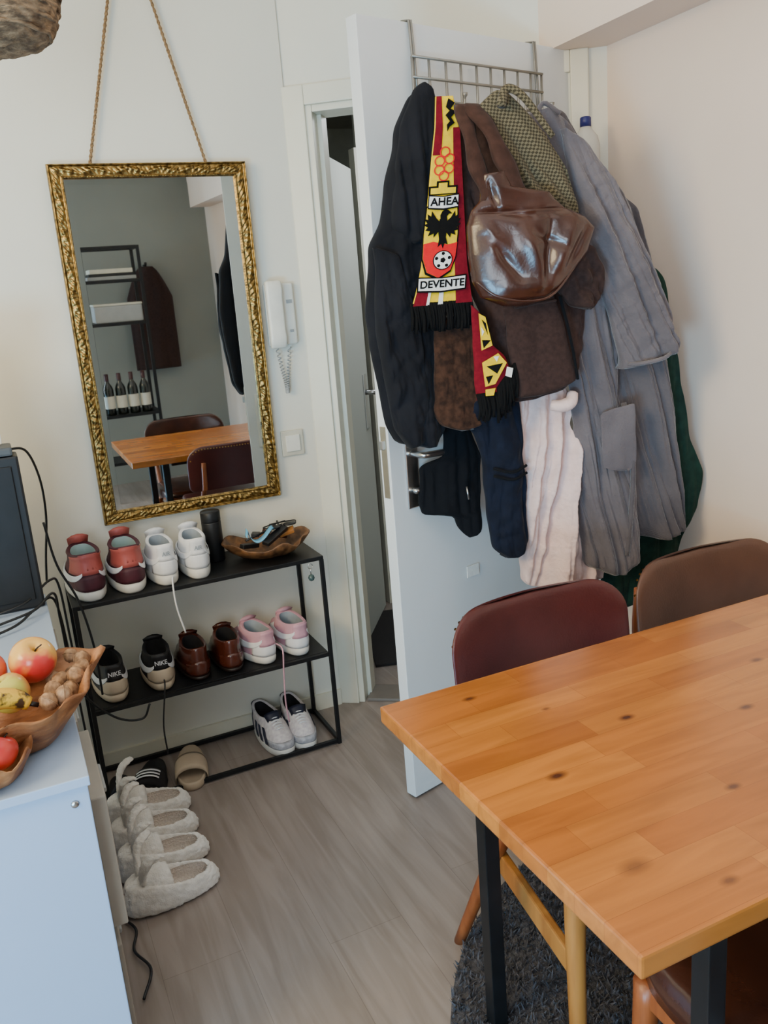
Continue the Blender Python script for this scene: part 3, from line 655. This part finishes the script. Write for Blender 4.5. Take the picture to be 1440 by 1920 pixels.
BRS=mat("polished_brown_leather",(88,40,26),.22,c2=(56,24,16),scale=8,coat=.4);BRSO=mat("dark_heel",(34,22,18),.5)
PNK=mat("pink_suede",(212,164,178),.6,c2=(198,150,166),scale=30);SIL=mat("silver_mesh",(190,190,196),.45,.1,c2=(160,160,168),scale=90)
WG=mat("off_white_mesh",(226,220,218),.7,c2=(204,194,198),scale=80);NVP=mat("navy_panel",(36,40,60),.5)
zt=.6795;zm=.3435
gt="shoes on the top tier";gm="shoes on the middle tier";gb="shoes on the floor under the rack"
for x,rz in ((.168,.08),(.282,.02)):
    shoe("high_top_sneaker","burgundy high-top sneaker with coral collar, white sole",(x,2.523,zt),rz,BGD,SOFF,TEAL,gt,.255,.110,.032,.136,True,SW,BGD,COR,None,SW,COR,tall=.036)
for x,rz in ((.388,.02),(.486,-.03)):
    shoe("sneaker","plain white leather low sneaker",(x,2.528,zt),rz,SW,SOFF,GLIN,gt,.255,.096,.034,.118,False,SW,SW,SW,None,SW,SW,txt="AIR",txtm=GLIN,tsz=.016,tall=.030)
tube("lace",[(.405,2.55,.70),(.392,2.505,.700),(.392,2.498,.62),(.408,2.50,.53)],.0028,SW,bpy.data.objects["sneaker"],6,6,world=True)
for x,rz in ((.185,.05),(.325,-.03)):
    shoe("sneaker","black and beige low sneaker with lettered heel tab",(x,2.533,zm),rz,BLKS,BEI,DLIN,gm,.245,.102,.028,.112,False,SW,BEI,BLKS,None,BLKS,BLKS,txt="NIKE",txtm=SW,tsz=.018)
for x,rz in ((.445,.02),(.552,-.03)):
    shoe("leather_shoe","polished brown leather dress shoe",(x,2.535,zm),rz,BRS,BRSO,DLIN,gm,.245,.100,.018,.100,False,None,BRS,None,None,BRSO,BRS)
for x,rz in ((.672,.20),(.785,.08)):
    shoe("sneaker","pink and white low sneaker",(x,2.533,zm),rz,PNK,SOFF,GLIN,gm,.245,.102,.028,.104,False,SW,SW,PNK,PNK,SW,PNK)
for x,rz in ((.665,pi+.10),(.775,pi-.04)):
    shoe("sneaker","silver and white running shoe with navy panels",(x,2.775,.001),rz,WG,SOFF,DLIN,gb,.258,.096,.030,.098,False,None,NVP,NVP,SIL,SW,NVP,stripe=NVP)
sn=bpy.data.objects
tube("pink_lace",[(.70,2.56,.40),(.705,2.50,.40),(.70,2.495,.33),(.695,2.498,.22),(.70,2.50,.14)],.0028,PNK,sn.get("sneaker.004"),6,6,world=True)
tube("black_lace",[(.33,2.56,.38),(.322,2.502,.37),(.30,2.495,.25),(.30,2.497,.15)],.0026,BLKS,sn.get("sneaker.003"),6,6,world=True)
def slide(label,loc,rz,m,ms,stripes=None):
    g=thing("slide_sandal",label,"slipper",loc,rz,"slides on the floor")
    L=.26;W=.10
    loft("sole",[fring(.004,L-.004,W*.94,0),fring(0,L,W,.008),fring(0,L,W,.024),fring(.006,L-.006,W*.93,.029),fring(.012,L-.012,W*.84,.024)],ms,g)
    r=[]
    for i in range(17):
        a=pi*i/16;x=-.053*math.cos(a);z=.012+.058*math.sin(a)**.7
        r.append([(x,.13,z),(x*1.02,.15,z+.003),(x*1.02,.20,z*.95+.001),(x*.97,.222,z*.85),(x*.93,.20,z*.88),(x*.93,.15,z-.004)])
    loft("strap",r,m,g)
    if stripes:
        for k in range(3):
            rr=[]
            for i in range(4,13):
                a=pi*i/16;x=-.054*math.cos(a);z=.016+.0585*math.sin(a)**.7;y=.152+.018*k;rr.append([(x,y,z),(x,y+.008,z),(x,y+.008,z+.0015),(x,y,z+.0015)])
            loft("stripe",rr,stripes,g)
BG2=mat("beige_foam",(190,170,146),.7)
slide("beige foam slide sandal",(.405,2.745,.001),pi-.18,BG2,BG2)
slide("black slide sandal with white stripes",(.285,2.72,.001),pi-.30,DLIN,BLKS,SW)
slide("dark blue slide sandal",(.150,2.68,.001),pi+.1,NAVY,BLKS)
LFL=mat("lining_fleece",(214,200,188),.95,bump=.8,bscale=200)
def slipper(loc,rz,seed):
    g=thing("bunny_slipper","cream fluffy slipper with long ears","slipper",loc,rz,"fluffy slippers beside the cabinet")
    L=.255;W=.116
    rings=[fring(.004,L-.004,W*.9,0,40),fring(-.002,L,W,.012,40),fring(-.002,L,W*1.02,.03,40),fring(0,L-.012,W*.98,.05,40),fring(.01,L*.93,W*.9,.064,40)]
    rings=[[Vector((p.x,p.y,p.z*(.75+.65*max(0,min(1,(p.y-.05)/.15))))) for p in r] for r in rings]
    top=[Vector((p.x*.72,.028+(p.y-.01)*.58,.054)) for p in rings[-1]]
    rings.append([Vector((p.x*.8,.02+(p.y-.01)*.70,.060+.02*max(0,(p.y-.1)/.15))) for p in rings[-1]])
    tx=bpy.data.textures.get("fluff") or bpy.data.textures.new("fluff","CLOUDS");tx.noise_scale=.009;tx.noise_depth=2
    def fl_(o,st,lv=2):
        s_=o.modifiers.new("sub","SUBSURF");s_.levels=s_.render_levels=lv
        dm=o.modifiers.new("d","DISPLACE");dm.texture=tx;dm.strength=st;dm.mid_level=.5
    fl_(loft("slipper_body",rings+[top],CREAM,g,(True,False)),.008)
    loft("slipper_lining",[[p.copy() for p in top],[Vector((p.x*.92,p.y*.92+.004,.03)) for p in top]],LFL,g,(False,True))
    dome=[]
    for i in range(9):
        q=i/8;y=.125+q*.118;hh=.066+.022*math.sin(pi*min(1,q*.9+.25));ww=.054*math.sqrt(max(.05,1-(q*.95)**2.4))
        dome.append([Vector((ww*math.cos(pi*k/12),y,.018+hh*math.sin(pi*k/12)**.7)) for k in range(13)]+[Vector((0,y,.014))])
    fl_(loft("vamp",dome,CREAM,g),.008)
    for s in (-1,1):
        k_=.006*math.sin(seed*2.1+s*1.3)
        pts=[(s*.018,.200,.082),(s*.026,.198,.115),(s*.036+k_,.190,.145),(s*.044+k_,.172,.166),(s*.050+k_*2,.150,.172)]
        rr=[]
        for i,p in enumerate(cat(pts,5)):
            q=i/20;wd=.007+.013*math.sin(pi*min(1,q*.8+.15))
            rr.append([p+Vector((wd*math.cos(2*pi*k/12),.008*math.sin(2*pi*k/12),.006*math.sin(2*pi*k/12))) for k in range(12)])
        fl_(loft("ear",rr,CREAM,g),.006,1)
        lathe("eye",[(.0005,-.004),(.004,0),(.0005,.004)],DARKP,g,10,c=(s*.022,.225,.078))
    lathe("nose",[(.0005,-.004),(.005,0),(.0005,.004)],mat("pink_nose",(160,110,105),.7),g,10,c=(0,.243,.062))
for i,(x,y,rz) in enumerate(((.325,2.035,pi/2+.10),(.330,2.165,pi/2+.02),(.330,2.295,pi/2-.03),(.335,2.42,pi/2-.08))): slipper((x,y,.001),rz,i)

# ------------------------------------------------------------------ things on the rack top
g=thing("bottle","black cylindrical insulated bottle on the rack","bottle",(.572,2.70,zt))
lathe("bottle_body",[(.001,0),(.030,0),(.032,.003),(.032,.13),(.0315,.133)],DARKP,g,32)
lathe("bottle_lid",[(.0315,.134),(.032,.136),(.032,.165),(.030,.168),(.001,.168)],BLK,g,32)
g=thing("wooden_tray","dark carved wooden leaf-shaped bowl on the rack","bowl",(.735,2.645,zt),-.12)
def leafbowl(rx,ry,hh,th,wav,seed,n=56):
    R=[]
    for q,zq in ((.35,0),(.62,.006),(.85,hh*.55),(1,hh),(.985,hh+.003),(.95,hh),(.80,hh*.5+th),(.55,th+.004),(.2,th)):
        r=[]
        for k in range(n):
            a=2*pi*k/n;ww=1+wav*q*q*(noise.noise(Vector((math.cos(a)*1.6,math.sin(a)*1.6,seed)))*2)+.12*q*abs(math.cos(a))**6
            r.append(Vector((rx*q*ww*math.cos(a),ry*q*ww*math.sin(a),zq*(1+.25*noise.noise(Vector((math.cos(a)*2,math.sin(a)*2,seed+4)))*2+.35*abs(math.cos(a))**4*q))))
        R.append(r)
    return R
loft("bowl",leafbowl(.135,.105,.045,.008,.10,3),BWOOD2,g)
def loosebox(n,label,cat_,s,c,m,rot):
    o=box(n,s,(0,0,0),m,bev=.002);o.location=c;o.rotation_euler=rot;o["label"]=label;o["category"]=cat_;o["group"]="small items in the wooden bowl";return o
BLU=mat("blue_tape",(100,170,208),.5)
g3=thing("blue_strap","light blue ribbon strap in the wooden bowl","strap",(.695,2.60,.750),group="small items in the wooden bowl")
rr=[]
for i in range(30):
    q=i/29;a=q*7;p=Vector((-.05+.10*q+.012*math.cos(a),.02*math.sin(a),.012+.018*math.sin(a*1.3)));rr.append([p+Vector((0,-.012,0)),p+Vector((0,.012,.004)),p+Vector((0,.012,.006)),p+Vector((0,-.012,.002))])
loft("ribbon",rr,BLU,g3)
loosebox("lighter","small dark lighter in the wooden bowl","lighter",(.07,.02,.014),(.67,2.62,.728),DARKP,(.1,.2,.5))
loosebox("card_holder","small brown leather card holder","wallet",(.07,.05,.012),(.77,2.66,.742),LEATH,(.2,.35,.3))
loosebox("matchbox","small orange matchbox in the bowl","matchbox",(.05,.03,.012),(.80,2.62,.752),HWOOD,(.3,-.3,-.4))
loosebox("remote_control","small black remote control in the bowl","remote",(.11,.026,.013),(.75,2.59,.755),DARKP,(.25,-.25,.6))
loosebox("key_fob","black key fob in the bowl","key",(.045,.026,.012),(.71,2.68,.745),DARKP,(.1,.1,1.2))
g3=thing("sunglasses","dark folded sunglasses lying in the bowl","sunglasses",(.785,2.62,.772),.2,group="small items in the wooden bowl")
for s in (-1,1):
    lathe("lens",[(.001,0),(.022,.001),(.024,.004),(.022,.006),(.001,.005)],DARKP,g3,20,c=(s*.03,0,0),sy=.75)
    tube("temple",[(s*.053,0,.004),(s*.055,.02,.006),(-s*.03,.03,.008)],.0022,BLK,g3,6,4)
tube("bridge",[(-.01,0,.006),(0,.003,.008),(.01,0,.006)],.002,BLK,g3,6)
for k in range(3):
    g3=thing("pen","thin dark pen lying in the bowl","pen",(.71+.04*k,2.64+.012*k,.748+.003*k),.4+.5*k,group="small items in the wooden bowl")
    tube("barrel",[(-.055,0,0),(.055,0,.012)],.004,DARKP,g3,8);tube("tip",[(.055,0,.012),(.062,0,.0128)],.002,CHROME,g3,6)
g3=thing("keychain","small round keychain hanging at the rack corner","keychain",(.83,2.505,.60))
tube("ring",[(.008*math.cos(a*pi/8),0,.055+.008*math.sin(a*pi/8)) for a in range(17)],.0012,CHROME,g3,6)
tube("chain",[(0,0,.047),(0,0,.028)],.0015,CHROME,g3,6);lathe("pendant",[(.001,-.012),(.008,-.008),(.011,0),(.008,.008),(.001,.012)],mat("pendant_enamel",(70,90,90),.3),g3,16,c=(0,0,.016))

# ------------------------------------------------------------------ cabinet and things on it
g=thing("cabinet","low pale grey-white laminate cabinet with drawers","cabinet",(-.2,1.93,0))
box("body",(.46,1.06,.732),(0,0,.366),CABW,g,.002)
box("top_panel",(.475,1.08,.018),(-.003,0,.741),CABW,g,.002)
for x,z in ((.205,.70),(-.2,.70)):
    o=lathe("screw",[(.0005,.0025),(.006,.002),(.007,0)],CHROME,g,14)
    for v in o.data.vertices:v.co=Vector((v.co.x+x,-.531-v.co.z,v.co.y+z))
for i,(y,a) in enumerate(((-.33,.018),(.0,.002),(.34,.002))):
    for z,zz in ((.53,.27),(.22,.27)):
        if z<.4:a=.0
        d=box("drawer",(.010+a,.28,zz),(.23+(.010+a)/2,y,z),DRW,g,.003)
        hd_=box("drawer_handle",(.008,.10,.010),(.0,0,0),GREYP,d,.003);hd_.location=(.23+.010+a+.003,y,z+zz/2-.04)
g=thing("fruit_bowl","carved root-wood bowl filled with fruit and walnuts","bowl",(-.085,1.575,.7505),.35)
loft("bowl",leafbowl(.165,.125,.080,.014,.22,11,90),BWOOD,g,disp=(.013,16))
g=thing("wooden_bowl","small carved root-wood bowl on the cabinet","bowl",(-.10,1.445,.7505),.9)
loft("bowl",leafbowl(.07,.042,.045,.010,.12,21,48),BWOOD,g,disp=(.006,25))
def apple(label,loc,r,c1,c2,rot,k):
    g=thing("apple",label,"apple",loc,rot[2],"fruit in the wooden bowl",rx=rot[0],ry=rot[1])
    m=mat("apple_skin_"+k,c1,.3,c2=c2,scale=11,lo=.44,hi=.58,coat=.3,stretch=(1,1,.5))
    pr=[(.002,-.80*r),(.25*r,-.90*r),(.55*r,-.80*r),(.88*r,-.42*r),(1.0*r,.05*r),(.93*r,.5*r),(.66*r,.84*r),(.35*r,.90*r),(.14*r,.78*r),(.002,.62*r)]
    P=cat([(a,0,b_) for a,b_ in pr],4);lathe("skin",[(max(.0005,p.x),p.z) for p in P],m,g,28)
    tube("stem",[(0,0,.62*r),(.003,0,.85*r),(.009,0,1.08*r)],.0015,BRSO,g,6,3)
apple("red and yellow apple on top of fruit pile",(-.020,1.655,.872),.043,(230,176,84),(204,52,52),(.5,.3,0),"a")
apple("red apple partly hidden in the bowl",(-.106,1.668,.862),.041,(196,40,46),(216,100,70),(.3,-.4,1),"b")
apple("yellow-green apple in the wooden bowl",(-.066,1.585,.846),.036,(204,198,84),(216,150,80),(-.4,.2,2),"c")
apple("dark red apple in the wooden bowl",(-.095,1.445,.806),.030,(176,30,38),(200,60,50),(.2,.5,1),"d")
g=thing("banana","ripe spotted yellow banana in the bowl","banana",(-.085,1.515,.842),.5,group="fruit in the wooden bowl")
BAN=mat("banana_peel",(232,184,62),.5,c2=(64,42,20),scale=42,lo=.50,hi=.60)
tube("peel",[(-.085,0,-.004),(-.05,.014,.014),(0,.020,.022),(.035,.012,.012),(.055,.0,-.004)],lambda q:.007+.013*math.sin(pi*min(1,max(0,q*.9+.06)))**.5,BAN,g,7,5);tube("stem",[(.055,0,-.004),(.068,-.004,-.012)],.005,BRSO,g,6)
WN=mat("walnut_shell",(176,138,102),.7,c2=(116,84,58),scale=60,bump=.6,bscale=90,bdist=.004)
random.seed(5);wp=[(.045,1.66),(.02,1.615),(.06,1.625),(.035,1.585),(.005,1.575),(.05,1.70),(.012,1.655),(.02,1.545),(.068,1.665),(.028,1.64),(-.005,1.535),(.05,1.60)]
for i,(x,y) in enumerate(wp):
    g=thing("walnut","whole brown walnut in the wooden bowl","walnut",(x,y,.824+.011*(i%3)),random.uniform(0,3),"walnuts in the wooden bowl",rx=random.uniform(-1,1))
    pr=[(.0008,-.019),(.008,-.0165),(.0135,-.009),(.0155,0),(.014,.008),(.009,.0155),(.0008,.0195)]
    P=cat([(a,0,b_) for a,b_ in pr],3);lathe("shell",[(max(.0005,p.x),p.z) for p in P],WN,g,20,disp=(.002,160))
    tube("seam",[(.0162*math.cos(a*pi/10),0,.0198*math.sin(a*pi/10)) for a in range(21)],.0009,WN,g,5)
g=thing("speaker","black box-shaped speaker standing on the cabinet","speaker",(-.16,2.40,.7505))
box("housing",(.38,.09,.41),(0,0,.206),DARKP,g,.006);box("front_grille",(.34,.006,.36),(0,-.047,.206),BLK,g,.002)
g=thing("modem","flat dark grey device lying on the speaker","device",(-.17,2.40,1.163))
box("housing",(.38,.10,.022),(0,0,.0115),mat("dark_grey",(70,74,78),.5),g,.006);box("front_strip",(.30,.003,.006),(0,-.0505,.012),DARKP,g,.001)
g=thing("tablet","slim pale-edged panel standing on the device","tablet",(-.125,2.42,1.186),rx=-.05)
box("frame",(.25,.010,.25),(0,0,.126),WHITEP,g,.004);box("screen",(.23,.003,.22),(0,-.006,.126),GREYP,g,.001)
def cable(pts,r=.0035,lab="thin black cable hanging behind the cabinet"):
    g=thing("cable",lab,"cable",pts[-1],group="cables around the cabinet");tube("cord",pts,r,DARKP,g,7,8,world=True)
cable([(.01,2.44,1.17),(.055,2.50,1.15),(.08,2.60,1.05),(.08,2.65,.93),(.06,2.68,.80),(.05,2.70,.72)])
cable([(-.12,2.33,.757),(-.02,2.34,.775),(.05,2.42,.80),(.075,2.49,.76),(.08,2.50,.60),(.082,2.49,.50)])
cable([(-.10,2.25,.757),(0,2.28,.77),(.055,2.36,.78),(.062,2.46,.66),(.075,2.49,.45),(.16,2.50,.32),(.24,2.495,.29),(.27,2.50,.33)])
cable([(-.15,2.15,.757),(-.05,2.2,.765),(.0,2.28,.77),(.055,2.43,.74),(.07,2.49,.55),(.075,2.49,.30),(.08,2.49,.10)])
cable([(.065,2.48,.95),(.080,2.49,.82),(.12,2.50,.70),(.14,2.49,.55),(.14,2.495,.40)])
cable([(.065,2.0,.01),(.09,1.93,.012),(.075,1.86,.012),(.10,1.78,.012),(.07,1.70,.01)],lab="thin dark cable on the floor by cabinet")
# wicker lamp
g=thing("wicker_pendant_lamp","brown woven wicker pendant lamp shade","lamp",(.105,1.90,1.990))
WK=mat("wicker",(158,132,102),.9,c2=(92,74,56),scale=40,bump=.7,bscale=60,bdist=.008,stretch=(1,1,3))
pr=[(.002,0),(.07,.002),(.112,.018),(.134,.055),(.143,.12),(.136,.19),(.11,.25),(.06,.29)]
P=cat([(a,0,b_) for a,b_ in pr],5);lathe("lamp_shade",[(max(.001,p.x),p.z) for p in P],WK,g,64,disp=(.008,45),cap=(True,False))
L=[]
for z in range(12):
    q=.02+.022*z;rad=.0
    for a,b_ in zip(pr,pr[1:]):
        if a[1]<=q<=b_[1]: rad=a[0]+(b_[0]-a[0])*(q-a[1])/(b_[1]-a[1])
    L.append([((rad+.002+.002*math.sin(k*pi/2+z*pi))*math.cos(2*pi*k/48),(rad+.002+.002*math.sin(k*pi/2+z*pi))*math.sin(2*pi*k/48),q+.002*math.sin(k)) for k in range(49)])
tubes("weave_bands",L,.004,WK,g,6)
tube("lamp_cord",[(0,0,.285),(0,0,.61)],.004,DARKP,g,8)

# ------------------------------------------------------------------ table
g=thing("dining_table","honey-coloured butcher-block dining table with black legs","table",(1.15,.985,0))
box("tabletop",(1.20,.71,.032),(0,0,.734),TABLEM,g,.004)
for x,y in ((-.43,.275),(-.415,-.275),(.50,.275),(.50,-.275)): box("leg",(.032,.032,.718),(x,y,.359),BLK,g,.002)
for y in (.275,-.275): box("cross_bar",(.88,.03,.025),(.04,y,.705),BLK,g,.002)
def chair(label,loc,rz,leather,wood):
    g=thing("dining_chair",label,"chair",loc,rz,"chairs around the table")
    R=[]
    for z,k in ((.392,.93),(.398,.985),(.43,1),(.458,.985),(.468,.92),(.472,.7)):
        r=[]
        for i in range(40):
            a=2*pi*i/40;c=math.cos(a);s=math.sin(a);r.append((.225*k*math.copysign(abs(c)**.45,c),.215*k*math.copysign(abs(s)**.45,s)-.0,z-(.004*(1-abs(c))if z>.47 else 0)))
        R.append(r)
    loft("seat",R,leather,g)
    zb,zt_=.585,.815;hw=.235;rad=.085;rows=26;R=[]
    for i in range(rows+1):
        q=.5-.5*math.cos(pi*i/rows);z=zb+(zt_-zb)*q;d=max(0,z-(zt_-rad))
        hh=hw-rad+math.sqrt(max(0,rad*rad-d*d)) if z>zt_-rad else hw
        if z<zb+.03: e=(zb+.03-z);hh=hw-.03+math.sqrt(max(0,.0009-e*e))
        th=.015*min(1,.25+math.sqrt(max(0,1-((q-.5)*2)**8)))
        r=[];n=30
        for j in range(n+1):
            s=-math.cos(pi*j/n);x=hh*s;r.append((x,.235-.95*x*x+.10*(z-zb)-th*(1-abs(s)**6)**.5,z))
        for j in range(n-1,0,-1):
            s=-math.cos(pi*j/n);x=hh*s;r.append((x,.235-.95*x*x+.10*(z-zb)+th*(1-abs(s)**6)**.5,z))
        R.append(r)
    loft("backrest",R,leather,g)
    nl=[]
    for i in range(33):
        s=-1+2*i/32;x=(hw-.014)*s;dd_=max(0,abs(x)-(hw-rad));z=zt_-.012-(rad-math.sqrt(max(0,rad*rad-dd_*dd_)))
        if abs(s)>.985: z=zt_-rad*.8
        y=.235-.95*x*x+.10*(z-zb)+.0145;nl.append(([Vector((x+.0035*math.cos(k*pi/3),y,z+.0035*math.sin(k*pi/3))) for k in range(6)]+[Vector((x,y+.003,z))],[(k,(k+1)%6,6) for k in range(6)]))
    v,f=merge(nl);ob("nail_trim",v,f,BRASS,g)
    for s in (-1,1):
        tube("front_leg",[(s*.20,-.165,.40),(s*.205,-.17,.25),(s*.21,-.18,0)],lambda q:.022-.006*q,wood[1],g,12,4)
        tube("back_leg",[(s*.205,.05,.40),(s*.222,.12,.25),(s*.248,.225,0)],lambda q:.019-.006*q,wood[0],g,12,4)
        tube("back_upright",[(s*.19,.10,.40),(s*.185,.19,.48),(s*.178,.262,.60),(s*.170,.268,.74)],lambda q:.015-.004*q,wood[0],g,10,5)
        box("side_rail",(.02,.34,.035),(s*.20,-.02,.375),wood[1],g,.004)
        box("stretcher",(.018,.30,.05),(s*.205,-.02,.265),wood[1],g,.004,rot=(.28,0,0))
    for y in (-.165,.08): box("cross_rail",(.40,.02,.035),(0,y,.375),wood[1],g,.004)
chair("dining chair with burgundy leather back and teak frame",(1.02,1.285,0),0,BURG,(CWOOD,HWOOD))
chair("dining chair with brown leather back beside the wall",(1.52,1.29,0),-.02,BRNL,(CWOOD,HWOOD))
chair("dining chair with dark brown leather seat under table",(.985,.72,0),pi,LEATH,(CWOOD,CWOOD))
# rug
RUG=mat("charcoal_shag",(88,87,94),.95,c2=(58,57,63),scale=60,bump=.8,bscale=200,sheen=.1)
random.seed(2);v=[];f=[];cx,cy,rd=1.30,.93,.765
base=[(cx+rd*math.cos(2*pi*k/72),cy+rd*math.sin(2*pi*k/72)) for k in range(72)]
XM=1.78
cl=lambda x:min(x,XM)
v+=[(cl(x),y,.002) for x,y in base]+[(cl(x),y,.012) for x,y in base];f.append(tuple(range(72)));f.append(tuple(range(72,144)))
for k in range(72):f.append((k,(k+1)%72,72+(k+1)%72,72+k))
for _ in range(30000):
    a=random.uniform(0,2*pi);q=rd*math.sqrt(random.random());x=cx+q*math.cos(a);y=cy+q*math.sin(a)
    if x>XM-.01 or x+y<1.45 or y<.4: continue
    b_=random.uniform(0,pi);dx=.004*math.cos(b_);dy=.004*math.sin(b_);tx=random.uniform(-.014,.014);ty=random.uniform(-.014,.014);k=len(v)
    v+=[(x-dx,y-dy,.010),(x+dx,y+dy,.010),(x+tx,y+ty,random.uniform(.020,.032))];f.append((k,k+1,k+2))
r=ob("shag_rug",v,f,RUG,None,False,rec=False);r["label"]="round charcoal grey shag rug under the table";r["category"]="rug"

# ------------------------------------------------------------------ behind the camera (seen in the mirror)
g=thing("shelving_unit","black metal open shelving unit against the wall","shelf",(.92,-1.15,0))
for x in (-.20,.20):
    for y in (-.14,.14): box("post",(.022,.022,1.86),(x,y,.93),BLK,g,.001)
for z in (.30,.655,1.32,1.62): box("shelf",(.42,.30,.022),(0,0,z),BLK,g,.002)
for x in (-.2,.2): box("top_bar",(.022,.26,.022),(x,0,1.85),BLK,g,.001)
for y in (-.14,.14): box("top_rail",(.378,.022,.022),(0,y,1.85),BLK,g,.001)
BOT=mat("dark_wine_glass",(16,22,18),.12,coat=.4);LBL=mat("paper_label",(210,205,190),.7)
for i in range(4):
    g=thing("wine_bottle","dark wine bottle with pale paper label","bottle",(.775+.088*i,-1.06,.6665),group="wine bottles on the shelving unit")
    lathe("bottle_glass",[(.001,0),(.036,.0),(.038,.004),(.038,.19),(.030,.215),(.015,.24),(.0145,.30),(.001,.30)],BOT,g,24)
    lathe("label",[(.0386,.05),(.0386,.14)],LBL,g,24,cap=(False,False));lathe("capsule",[(.0155,.25),(.0158,.302),(.001,.303)],mat("foil",(60,20,24),.4),g,16,cap=(False,False))
g=thing("storage_basket","grey patterned storage tin on the shelf","basket",(.93,-1.12,1.3315));box("tin",(.34,.2,.12),(0,0,.06),GREYP,g,.01);box("lid",(.345,.205,.015),(0,0,.127),SWP,g,.004)
for i,(h_,m_) in enumerate(((.024,GREYP),(.02,DARKP),(.03,SWP))):
    o=box("magazine",(.34-.02*i,.21,h_),(0,0,h_/2),m_,bev=.002);o.location=(.92,-1.14,1.6315+[0,.0245,.045][i]);o["label"]="magazine lying flat on the upper shelf";o["category"]="magazine";o["group"]="magazines on the upper shelf"
g=thing("coat","dark brown coat hanging on the back wall","coat",(1.25,-1.6,.9))
R=[]
for i in range(31):
    z=1.72-.8*i/30;hw=.05+.13*min(1,(i/9))**.7;R.append([Vector((1.27+hw*math.cos(2*pi*k/32),-1.62+(.05+.012*noise.noise(Vector((k*.9,z*2,1)))*3)*math.sin(2*pi*k/32),z)) for k in range(32)])
loft("body",R,COAT,g,world=True)
tube("wall_peg",[(1.27,-1.70,1.73),(1.27,-1.62,1.73),(1.27,-1.61,1.75)],.01,BLK,g,8,world=True)

# ------------------------------------------------------------------ camera
f=1600;th=math.radians(14.6);ro=math.radians(4.58);az=math.radians(66.2)
Fh=Vector((math.cos(az),math.sin(az),0));Rt=Vector((math.sin(az),-math.cos(az),0))
fwd=Fh*math.cos(th)+Vector((0,0,-math.sin(th)));dn_=-Fh*math.sin(th)+Vector((0,0,-math.cos(th)))
right=Rt*math.cos(ro)+dn_*math.sin(ro);up=Rt*math.sin(ro)-dn_*math.cos(ro)
cam=bpy.data.cameras.new("camera");co_=bpy.data.objects.new("camera",cam);C.objects.link(co_)
Mx=Matrix.Identity(4)
for i in range(3):
    Mx[i][0]=right[i];Mx[i][1]=up[i];Mx[i][2]=-fwd[i]
Mx[2][3]=1.5;co_.matrix_world=Mx
cam.sensor_fit='VERTICAL';cam.sensor_height=24;cam.lens=20;cam.clip_start=.02
bpy.context.scene.camera=co_
# ------------------------------------------------------------------ lights
def area(n,loc,tgt,sx,sy,e,c):
    l=bpy.data.lights.new(n,"AREA");l.shape='RECTANGLE';l.size=sx;l.size_y=sy;l.energy=e;l.color=c
    o=bpy.data.objects.new(n,l);C.objects.link(o);o.location=loc
    o.rotation_euler=(Vector(tgt)-Vector(loc)).to_track_quat('-Z','Y').to_euler();return o
area("window_daylight",(-.9,-1.62,1.5),(0.4,2.0,1.1),1.5,1.3,84,(.76,.89,1))
area("low_cool_fill",(-1.7,-.7,.45),(.5,2.6,.55),.9,.7,84,(.26,.64,1))  # added cool fill for the blue tint low on the left; no window here
area("ceiling_fill",(.3,.9,2.56),(.3,.9,0),2.2,2.4,15,(1,.88,.76))  # added soft fill just below the ceiling, no fixture
area("side_sun_bounce",(-1.9,.9,2.2),(.9,2.7,2.3),1.2,.8,72,(1,.80,.48))
area("hall_fill",(1.9,3.2,2.2),(1.5,3.3,0),.4,.4,8,(.9,.95,1))  # added fill to lift the dim hallway, no fixture modelled
w_=bpy.data.worlds.new("world");bpy.context.scene.world=w_;w_.use_nodes=True;w_.node_tree.nodes["Background"].inputs[0].default_value=(.6,.7,.8,1);w_.node_tree.nodes["Background"].inputs[1].default_value=.3
